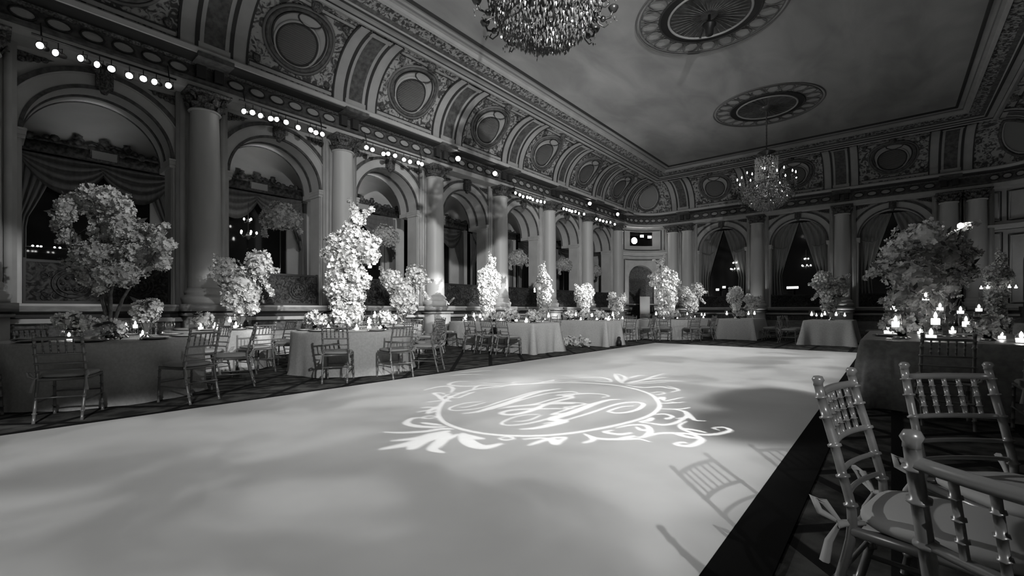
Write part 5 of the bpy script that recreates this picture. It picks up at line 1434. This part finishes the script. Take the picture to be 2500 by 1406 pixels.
# letters
A(ln(c1((1390, 405), (1200, 420), (1050, 460), (1000, 495), (1100, 512), (1300, 492), (1450, 462), (1600, 410), (1800, 350), (2050, 280), (2340, 246)), .03, False, 'grow'))
A(ln(c1((1440, 412), (1300, 448), (1200, 470), (1110, 470)), .02))
A(ln(c1((2340, 246), (2100, 285), (1900, 345), (1700, 420), (1500, 480), (1350, 525), (1170, 548)), .07, False, 'mid'))
A(ln(c1((1500, 500), (1700, 440), (1900, 375), (2150, 310), (2350, 285), (2500, 278))+c2((100, 335), (250, 332), (310, 348), (230, 352)), .028))
A(ln(c2((230, 352), (60, 375))+c1((2500, 325), (2250, 375), (2050, 430), (1800, 462), (1600, 490)), .03))
A(ln(c2((600, 405), (690, 385), (600, 362), (470, 354), (330, 358), (150, 380))+c1((2500, 350), (2300, 400), (2150, 450), (2000, 510), (1850, 550), (1720, 562), (1635, 545), (1720, 512), (1900, 495), (2150, 490), (2500, 485))+c2((150, 520), (400, 495)), .055, False, 'mid'))
A(ln(c1((1640, 470), (1900, 450), (2200, 432), (2500, 425))+c2((0, 465), (200, 462), (350, 470), (430, 480)), .045, False, 'mid'))
A(ln(c2((835, 425), (700, 432), (550, 470), (400, 525), (200, 600), (0, 665))+c1((2400, 640), (2200, 695), (2050, 725), (1870, 738)), .09, False, 'mid'))
A(ln(c1((2090, 560), (1950, 562), (1800, 590), (1680, 635), (1640, 675), (1750, 690), (1950, 670), (2150, 625), (2350, 570), (2500, 530))+c2((0, 610), (150, 560), (300, 510), (420, 480)), .035, False, 'grow'))
A(ln(c1((2110, 570), (2000, 620), (1900, 640), (1790, 643)), .022))
A(ln(c2((-100, 720), (100, 690), (300, 640), (500, 580), (700, 510), (850, 472), (1000, 460), (1080, 468), (1115, 492), (1050, 545), (930, 580), (800, 592), (715, 580), (690, 570), (780, 535), (880, 512), (990, 506)), .04))
# ornament, lower left acanthus fans
def leafp(p, w): A(ln(p, w, False, 'drop'))
for p, w in ((c1((1040, 735), (900, 735), (700, 765), (400, 780), (200, 772)), .06), (c1((1000, 760), (800, 800), (600, 850), (300, 880)), .09), (c1((950, 780), (750, 850), (500, 920), (165, 982)), .13), (c1((900, 830), (700, 880), (560, 960), (520, 975)), .10),
             (c1((1000, 790), (920, 870), (850, 930), (800, 985), (930, 1020)), .11), (c1((960, 705), (800, 712), (600, 700), (480, 665), (540, 610), (640, 598)), .075), (c1((900, 690), (750, 670), (660, 660)), .06),
             (c1((1170, 790), (1200, 860), (1300, 930), (1450, 955), (1640, 912)), .13), (c1((1230, 810), (1330, 845), (1420, 850)), .07), (c1((1100, 800), (1000, 850), (960, 860)), .05), (c1((860, 590), (750, 608), (670, 600), (760, 575), (850, 590)), .025),
             (c1((1600, 850), (1680, 870), (1790, 850), (1700, 830), (1600, 850)), .025), (c1((1900, 860), (2100, 845), (2200, 850)), .03), (c1((2220, 850), (2100, 890), (1970, 935)), .05), (c1((2220, 850), (2290, 915), (2350, 880), (2430, 845)), .06),
             # left side
             (c1((880, 455), (780, 500), (720, 550)), .05), (c1((860, 480), (750, 470), (655, 480)), .035), (c1((840, 495), (700, 515), (600, 532)), .035), (c1((850, 510), (780, 535), (720, 550)), .035),
             (c1((1020, 400), (900, 392), (720, 410)), .035), (c1((1010, 395), (910, 375), (860, 330), (810, 300), (900, 298), (950, 315)), .05), (c1((1000, 310), (920, 345), (900, 385)), .03), (c1((1150, 350), (1060, 355), (975, 340), (1060, 330)), .03), (c1((1300, 290), (1150, 300), (1000, 295)), .03),
             (c1((1020, 290), (1040, 240), (980, 215), (850, 225), (690, 262)), .06), (c1((1330, 212), (1150, 215), (990, 195), (1080, 160), (1240, 155)), .055), (c1((1280, 265), (1330, 215), (1450, 200), (1650, 215), (1500, 245)), .04), (c1((1380, 175), (1550, 185), (1830, 195), (1760, 175), (1850, 155)), .035),
             (c1((2010, 180), (2150, 165), (2290, 128)), .035), (c1((2350, 150), (2200, 165), (2060, 145)), .03), (c1((1300, 285), (1200, 320), (1100, 360)), .03),
             # top right fans
             (c2((720, 215), (690, 180), (560, 155), (330, 160)), .05), (c2((700, 210), (600, 205), (500, 195)), .045), (c2((330, 200), (250, 205), (180, 205), (260, 195)), .03), (c2((860, 230), (800, 180), (760, 110)), .07), (c2((840, 220), (890, 160), (800, 115)), .06),
             (c2((900, 235), (1100, 215), (1300, 200), (1610, 203)), .04), (c2((940, 225), (1100, 190), (1250, 140), (1370, 105)), .06), (c2((940, 165), (1050, 135), (1130, 140)), .06), (c2((900, 225), (1150, 180), (1400, 155)), .05), (c2((920, 245), (1200, 225), (1390, 215)), .03),
             (c2((900, 250), (1100, 280), (1300, 270), (1400, 285), (1540, 310), (1440, 338)), .06), (c2((1400, 262), (1540, 300)), .03), (c2((1200, 350), (1290, 335), (1370, 348), (1290, 368), (1250, 360)), .025),
             # right
             (c2((1310, 420), (1350, 400), (1360, 440)), .06), (c2((1370, 450), (1480, 425), (1600, 398)), .025), (c2((1340, 475), (1450, 470), (1610, 460)), .035), (c2((1430, 455), (1520, 465), (1610, 460)), .025),
             (c2((1310, 540), (1480, 545), (1600, 540), (1690, 522)), .035), (c2((1500, 550), (1620, 575), (1700, 640), (1750, 680), (1875, 688)), .05), (c2((1650, 600), (1620, 650), (1500, 715), (1350, 735), (1200, 715), (1080, 705)), .045), (c2((1620, 580), (1660, 640), (1520, 660)), .05),
             (c2((1250, 610), (1380, 605), (1470, 635), (1400, 665), (1390, 650)), .045), (c2((1230, 650), (1180, 680), (1070, 700)), .06), (c2((1650, 690), (1560, 740), (1600, 790), (1750, 840), (1900, 855), (2080, 835), (2175, 800), (2090, 765), (1970, 775), (2040, 800)), .045), (c2((1600, 780), (1750, 800), (1880, 830)), .05),
             # lower right scrolls
             (c2((400, 845), (480, 880), (600, 905), (850, 910), (1050, 905), (1190, 940)), .045), (c2((400, 845), (500, 900), (480, 930), (380, 955)), .05), (c2((1010, 870), (900, 890), (800, 905)), .04), (c2((1050, 890), (1150, 870), (1200, 800), (1130, 740), (950, 740), (780, 775)), .05), (c2((1200, 790), (1100, 800), (1030, 760)), .045),
             (c2((970, 830), (850, 850), (730, 840), (640, 820), (750, 800)), .05), (c2((1120, 885), (1300, 840), (1500, 835), (1700, 850), (1820, 905), (1790, 950), (1680, 990), (1560, 985), (1510, 965), (1600, 945), (1650, 960)), .05), (c2((1500, 840), (1650, 880), (1780, 900)), .055), (c2((0, 890), (100, 890), (190, 885)), .04), (c2((0, 900), (60, 940), (20, 965)), .05), (c2((30, 180), (0, 210), (110, 200)), .03),
             # stray bright leaves beyond the ring
             (c1((1000, 85), (1200, 70), (1400, 75)), .05), (c1((1050, 60), (1250, 40), (1500, 20)), .05), (c1((1600, 15), (1720, 10)), .04)):
    leafp(p, w)
def floor_xy(px, py):
    p = FL(px, py, .022); return np.array((p.x, p.y))
def smooth_line(pts, closed):
    P = [floor_xy(*p) for p in pts]; n = len(P); out = []
    for i in range(n if closed else n-1):
        a, b, c, d = (P[(i-1) % n], P[i], P[(i+1) % n], P[(i+2) % n]) if closed else (P[max(i-1, 0)], P[i], P[i+1], P[min(i+2, n-1)])
        for k in range(6):
            u = k/6; out.append(.5*((2*b)+(-a+c)*u+(2*a-5*b+4*c-d)*u*u+(-a+3*b-3*c+d)*u**3))
    out.append(P[0] if closed else P[-1]); return np.array(out)
GS = .014; GX0, GX1, GY0, GY1 = -5.9, -.5, 1.7, 8.6
nx, ny = int((GX1-GX0)/GS), int((GY1-GY0)/GS)
gx = GX0+GS*np.arange(nx+1); gy = GY0+GS*np.arange(ny+1)
F = np.full((nx+1, ny+1), 9., dtype=np.float32)
for pts, w, closed, prof in ST:
    L_ = smooth_line(pts, closed); n = len(L_)
    for i in range(n-1):
        a, b = L_[i], L_[i+1]; t0 = (i+.5)/(n-1)
        k = {'flat': 1., 'taper': .35+.65*math.sin(PI*t0), 'mid': .12+.88*math.sin(PI*t0)**.8, 'grow': .45+.4*t0, 'drop': max(.18, math.sin(PI*(t0**.8))**.7)}[prof]
        h = w*.5*k*(.95 if prof == 'drop' else 1.1)+.005
        x0, x1 = np.searchsorted(gx, [min(a[0], b[0])-h-.05, max(a[0], b[0])+h+.05]); y0, y1 = np.searchsorted(gy, [min(a[1], b[1])-h-.05, max(a[1], b[1])+h+.05])
        if x1 <= x0 or y1 <= y0: continue
        X, Y = np.meshgrid(gx[x0:x1], gy[y0:y1], indexing='ij'); ab = b-a; q = np.clip(((X-a[0])*ab[0]+(Y-a[1])*ab[1])/max(ab@ab, 1e-9), 0, 1)
        D = np.hypot(X-a[0]-q*ab[0], Y-a[1]-q*ab[1])-h
        F[x0:x1, y0:y1] = np.minimum(F[x0:x1, y0:y1], D)
# plate = everything outside the strokes
PD = .55
axis = (TGT-LP).normalized(); pc = LP+axis*PD
def to_plate(x, y):
    d = Vector((x, y, .022))-LP; k = PD/(d.dot(axis)); return LP+d*k
V = []; FC = []; vid = {}
def vert(x, y):
    key = (round(x, 5), round(y, 5))
    if key not in vid: vid[key] = len(V); V.append(to_plate(x, y)-LP)
    return vid[key]
solid = (F[:-1, :-1] > 0) & (F[1:, :-1] > 0) & (F[:-1, 1:] > 0) & (F[1:, 1:] > 0)
emptyc = (F[:-1, :-1] <= 0) & (F[1:, :-1] <= 0) & (F[:-1, 1:] <= 0) & (F[1:, 1:] <= 0)
for i in range(nx):
    j = 0
    while j < ny:
        if solid[i, j]:
            k = j
            while k < ny and solid[i, k]: k += 1
            FC.append((vert(gx[i], gy[j]), vert(gx[i+1], gy[j]), vert(gx[i+1], gy[k]), vert(gx[i], gy[k]))); j = k; continue
        if not emptyc[i, j]:
            cs = [(i, j), (i+1, j), (i+1, j+1), (i, j+1)]; poly = []
            for q in range(4):
                (a, b), (c, d) = cs[q], cs[(q+1) % 4]; fa, fb = F[a, b], F[c, d]
                if fa > 0: poly.append((gx[a], gy[b]))
                if (fa > 0) != (fb > 0):
                    u = fa/(fa-fb); poly.append((gx[a]+(gx[c]-gx[a])*u, gy[b]+(gy[d]-gy[b])*u))
            if len(poly) >= 3: FC.append(tuple(vert(*p) for p in poly))
        j += 1
# wide solid margin
m = 3.5
for (xa, xb, ya, yb) in ((GX0-m, gx[0], GY0-m, GY1+m), (gx[nx], GX1+m, GY0-m, GY1+m), (gx[0], gx[nx], GY0-m, gy[0]), (gx[0], gx[nx], gy[ny], GY1+m)):
    FC.append((vert(xa, ya), vert(xb, ya), vert(xb, yb), vert(xa, yb)))
pj = empty('monogram_projector', tuple(LP), 0, 'black pattern projector high on the right wall, aimed at the dance floor', 'projector')
mb = MB(); mb.v = [tuple(v) for v in V]; mb.f = FC; mb.mats = ['black']; mb.mi = [0]*len(FC); mb.build('pattern_plate', None, pj, smooth=False)
mb = MB(); mb.m('black')
q = axis.to_track_quat('Z', 'Y').to_matrix().to_4x4()
mb.lathe([(.0, -.5), (.12, -.5), (.13, -.05), (.05, -.045)], 20, M4=q); mb.tube([(0, 0, .0), (.3, 0, .35), (.6, 0, .4)], .02, 6)
for a in range(4):
    ang = PI/4+PI/2*a; mb.tube([q @ Vector((.12*math.cos(ang), .12*math.sin(ang), -.1)), q @ Vector((.30*math.cos(ang), .30*math.sin(ang), PD*.9))], .006, 5)
mb.build('housing', None, pj)
def light(kind, name, loc, power, **kw):
    l = bpy.data.lights.new(name, kind); l.energy = power; o = bpy.data.objects.new(name, l); COL.objects.link(o); o.location = loc
    for k, v in kw.items():
        if k == 'aim':
            d = (Vector(v)-Vector(loc)); o.rotation_euler = d.to_track_quat('-Z', 'Y').to_euler()
        else: setattr(l, k, v)
    return o
light('SPOT', 'monogram_lamp', LP, MONO, aim=tuple(TGT), spot_size=math.radians(42), spot_blend=.1, shadow_soft_size=.0012)

# ------------------------------------------------------------------ cloud-pattern floor washes: gobo noise and framing shutters worked out in the lamp's own beam
DIM = (-1.0, 5.9, 1.0, 1.8, .12)
def wash(name, loc, power, x0, x1, y0, y1, soft, scale, seed, lo=.35, radius=.04, size=120, aim=(-3.3, 7, 0), flat=1., p0=.36, p1=.64, stretch=(1, 1), softy=None):
    o = light('SPOT', name, loc, power, aim=aim, spot_size=math.radians(size), spot_blend=.2, shadow_soft_size=radius)
    l = o.data; l.use_nodes = True; nt = l.node_tree; N = nt.nodes; K = nt.links; N.clear()
    out = N.new('ShaderNodeOutputLight'); em = N.new('ShaderNodeEmission'); K.new(em.outputs[0], out.inputs[0])
    ge = N.new('ShaderNodeNewGeometry'); sp = N.new('ShaderNodeSeparateXYZ'); K.new(ge.outputs['Incoming'], sp.inputs[0])
    def mth(op, a, b=None, c=None):
        n = N.new('ShaderNodeMath'); n.operation = op
        for i, v in enumerate((a, b, c)):
            if v is None: continue
            if isinstance(v, (int, float)): n.inputs[i].default_value = v
            else: K.new(v, n.inputs[i])
        return n.outputs[0]
    nz = mth('MAXIMUM', mth('MULTIPLY', sp.outputs['Z'], ZSIGN), .02)
    X = mth('ADD', mth('DIVIDE', mth('MULTIPLY', sp.outputs['X'], -ZSIGN*loc[2]), nz), loc[0])
    Y = mth('ADD', mth('DIVIDE', mth('MULTIPLY', sp.outputs['Y'], -ZSIGN*loc[2]), nz), loc[1])
    def win(v, a, b, soft=soft):
        up = N.new('ShaderNodeMapRange'); up.interpolation_type = 'SMOOTHSTEP'; up.inputs[1].default_value = a-soft; up.inputs[2].default_value = a+soft; K.new(v, up.inputs[0])
        dn = N.new('ShaderNodeMapRange'); dn.interpolation_type = 'SMOOTHSTEP'; dn.inputs[1].default_value = b-soft; dn.inputs[2].default_value = b+soft; dn.inputs[3].default_value = 1; dn.inputs[4].default_value = 0; K.new(v, dn.inputs[0])
        return mth('MULTIPLY', up.outputs[0], dn.outputs[0])
    w = mth('MULTIPLY', win(X, x0, x1), win(Y, y0, y1, softy or soft))
    cb = N.new('ShaderNodeCombineXYZ'); K.new(mth('MULTIPLY', X, stretch[0]), cb.inputs[0]); K.new(mth('MULTIPLY', Y, stretch[1]), cb.inputs[1]); cb.inputs[2].default_value = seed
    no = N.new('ShaderNodeTexNoise'); no.inputs['Scale'].default_value = scale; no.inputs['Detail'].default_value = 3.; no.inputs['Distortion'].default_value = .6; K.new(cb.outputs[0], no.inputs['Vector'])
    mr = N.new('ShaderNodeMapRange'); mr.interpolation_type = 'SMOOTHSTEP'; mr.inputs[1].default_value = p0; mr.inputs[2].default_value = p1; mr.inputs[3].default_value = lo; mr.inputs[4].default_value = 1.; K.new(no.outputs['Fac'], mr.inputs[0])
    # a shadow near the right edge of the floor, cut into the beam as a dim hollow
    hx = mth('DIVIDE', mth('SUBTRACT', mth('ADD', X, mth('MULTIPLY', no.outputs['Fac'], 1.2)), DIM[0]+.6), DIM[2]); hy = mth('DIVIDE', mth('SUBTRACT', mth('ADD', Y, mth('MULTIPLY', no.outputs['Fac'], 2.)), DIM[1]+1.), DIM[3])
    hm = N.new('ShaderNodeMapRange'); hm.interpolation_type = 'SMOOTHSTEP'; hm.inputs[1].default_value = .6; hm.inputs[2].default_value = 1.15; hm.inputs[3].default_value = DIM[4]; hm.inputs[4].default_value = 1.
    K.new(mth('ADD', mth('MULTIPLY', hx, hx), mth('MULTIPLY', hy, hy)), hm.inputs[0]); w = mth('MULTIPLY', w, hm.outputs[0])
    # lens that evens the beam out: undo distance and angle on the floor
    dx = mth('SUBTRACT', X, loc[0]); dy = mth('SUBTRACT', Y, loc[1]); r2 = mth('ADD', mth('ADD', mth('MULTIPLY', dx, dx), mth('MULTIPLY', dy, dy)), loc[2]**2)
    k = mth('POWER', mth('DIVIDE', r2, loc[2]**2), 1.5*flat)
    s = mth('MULTIPLY', mth('MULTIPLY', mth('MULTIPLY', w, mr.outputs[0]), k), 1.)
    K.new(s, em.inputs['Strength'])
    return o
# ------------------------------------------------------------------ lights
wash('floor_wash_near', (3.4, -2.9, 4.1), 205, -7.0, -.6, -6.0, 6.5, .5, .75, 3.1, softy=2.5, lo=.55, p0=.4, p1=.6, radius=.03, aim=(-3, 4, 0), flat=1.)
FILL_RIG = (XM, YM[1], 7.92)
wash('floor_fill_rig', FILL_RIG, 1250, -5.25, -.55, 3.0, 15.6, .65, .6, 7.7, softy=3.0, lo=.56, p0=.4, p1=.6, radius=.06, aim=(-3.3, 9, 0), flat=1., stretch=(1.3, .8), size=150)  # main floor light, added in the middle medallion to even out the floor
mb = MB(); mb.m('black').lathe([(0, -.22), (.09, -.22), (.1, -.05), (.16, 0), (.16, .04), (.03, .05), (.03, .3), (0, .3)], 20); o = mb.build('added_rig_lamp', loc=(XM, YM[1], 8.18)); tag(o, 'small black lamp body added at the middle of the ceiling medallion without a chandelier', 'spotlight')  # lamp body made up to go with the added floor light
for (x, y, z, pw) in ((XM, YM[0], 4.95, 12), (XM, YM[2], 5.3, 30)):
    light('POINT', 'chandelier_glow', (x, y, z), pw, shadow_soft_size=.25)
# unseen fill spots added on the right to brighten the arcade opposite
light('SPOT', 'arcade_fill', (4.3, 14.0, 5.7), 700, aim=(-11.5, 13.5, 2.6), spot_size=math.radians(66), spot_blend=.75, shadow_soft_size=.08)
light('SPOT', 'arcade_fill', (4.3, -1.5, 5.7), 7500, aim=(-12, 15.5, 4.6), spot_size=math.radians(56), spot_blend=1., shadow_soft_size=.08)
light('SPOT', 'room_fill', (-11.2, 10.0, 5.7), 1100, aim=(4.5, 17.0, 1.6), spot_size=math.radians(60), spot_blend=1., shadow_soft_size=.08)  # fill added at the left bars to brighten the dark right side
light('SPOT', 'room_fill', (-11.2, 3.4, 5.7), 2000, aim=(.5, 2.0, .8), spot_size=math.radians(14), spot_blend=1., shadow_soft_size=.08)  # narrow fill added to lift the chair at the dance floor edge
light('SPOT', 'arcade_fill', (4.3, .2, 5.7), 2600, aim=(-8.2, 4.6, .9), spot_size=math.radians(26), spot_blend=1., shadow_soft_size=.06)  # fill added from the near right to brighten the tablecloths
# pin spots on the flowers
for (tx, ty, tz, pw, sz) in ((-8.05, 4.75, 1.8, 3900, 13), (-10.1, 3.4, 1.6, 6000, 9), (-8.1, 1.2, 1.9, 3000, 13), (-10.0, 7.3, 1.3, 3500, 8), (-9.0, 9.7, 1.9, 6500, 9), (-9.5, 13.1, 1.9, 6500, 9), (-7.9, 13.1, 1.5, 4500, 7), (-8.25, 16.3, 1.4, 4500, 7), (-7.0, 18, 1.9, 5500, 10), (-6.7, 20.3, 1.5, 3500, 8)):
    ly = min(max(5.2, ty), 18.4)
    pw *= 2.
    light('SPOT', 'pin_spot', (4.35, ly+.4*(tx+9), 5.7), pw, aim=(tx, ty, tz), spot_size=math.radians(sz), spot_blend=.5, shadow_soft_size=.05)
for (tx, ty, tz, pw, sz) in ((-4.6, 19.4, 1.5, 900, 9), (-1.5, 18, 1.5, 900, 9), (.5, 8.2, 1.9, 420, 15)):
    light('SPOT', 'pin_spot', (-11.1, ty-2, 5.7), pw, aim=(tx, ty, tz), spot_size=math.radians(sz), spot_blend=.5, shadow_soft_size=.05)
for (y, pw) in ((1.6, 34), (5.0, 60), (8.4, 60), (11.7, 40), (15.1, 40), (18.4, 40), (21.6, 40)):
    light('SPOT', 'arcade_spot', (-11.2, y, 5.6), pw, aim=(-8.0, y+.3, .8), spot_size=math.radians(80), spot_blend=.8, shadow_soft_size=.05)
for y in UPS:
    pw = {3.35: 6, 6.7: 14, 10.05: 40, 13.4: 40}.get(round(y, 2), 30)
    light('SPOT', 'column_uplight', (XL+1.2, y, .28), pw, aim=(XL+.2, y, 4.4), spot_size=math.radians(50), spot_blend=.6, shadow_soft_size=.05)
for k, y in enumerate(LEFT_BAYS[1:]):      # unseen lamps added behind the arches to brighten the sky mural
    light('SPOT', 'terrace_fill', (XL-.8, y, 4.6), (16, 26, 46, 14, 14, 12, 12)[k], aim=(XT, y, 6.5), spot_size=math.radians(100), spot_blend=1., shadow_soft_size=.1)
for x in FAR_COLS[:-1]:
    light('SPOT', 'column_uplight', (x, YF-1.3, .3), 45, aim=(x, YF-.1, 4.5), spot_size=math.radians(64), spot_blend=.7, shadow_soft_size=.05)
light('SPOT', 'corner_uplight', (-9.9, 24.2, .3), 110, aim=(-11.6, 25.8, 4.0), spot_size=math.radians(80), spot_blend=.7, shadow_soft_size=.1)
for (x, y) in ((3.9, 10.0), (3.9, 16.5), (3.0, 23.5)):
    light('SPOT', 'column_uplight', (x, y, .3), 60, aim=(x+1.2, y+1.5, 4.5), spot_size=math.radians(90), spot_blend=1., shadow_soft_size=.05)  # unseen fill lamps added to lighten the dark right wall
for y in LEFT_BAYS[1:]:
    light('SPOT', 'curtain_fill', (XL-.7, y, ZS+.12), 32, aim=(XT, y, 3.9), spot_size=math.radians(100), spot_blend=1., shadow_soft_size=.06)  # hidden fill lamps added to bring out the curtain folds
for y in (10.05, 13.4):      # square-edged pins on two column feet
    light('SPOT', 'pin_spot', (4.35, y-3, 5.7), 7000, aim=(XL+.3, y, 1.35), spot_size=math.radians(5.2), spot_blend=.08, shadow_soft_size=.03)
# unseen uplights added behind the arcade tables to brighten the ceiling
for (y, pw) in ((2.0, 260), (8.5, 420), (14.8, 420)):
    light('SPOT', 'ceiling_fill', (-10.7, y, .3), pw, aim=(-7.6, y+.6, ZC), spot_size=math.radians(75), spot_blend=1., shadow_soft_size=.1)
w = bpy.data.worlds.new('world'); SC.world = w; w.use_nodes = True; w.node_tree.nodes['Background'].inputs[0].default_value = (.02, .02, .02, 1); w.node_tree.nodes['Background'].inputs[1].default_value = .3
SC.view_settings.view_transform = 'Standard'; SC.view_settings.look = 'None'; SC.view_settings.gamma = 1; SC.view_settings.exposure = 0; SC.view_settings.use_curve_mapping = False
SC.cycles.use_denoising = True; SC.cycles.max_bounces = 6; SC.cycles.diffuse_bounces = 3; SC.cycles.glossy_bounces = 3; SC.cycles.transparent_max_bounces = 12; SC.cycles.sample_clamp_indirect = 3.; SC.cycles.caustics_reflective = False; SC.cycles.caustics_refractive = False
SC.cycles.use_light_tree = True
for p in (VOT, HUR, LAN, GOB, PLA, CH, SP, SC_, UP, OFF):
    if p.name not in used: print('UNUSED', p.name)
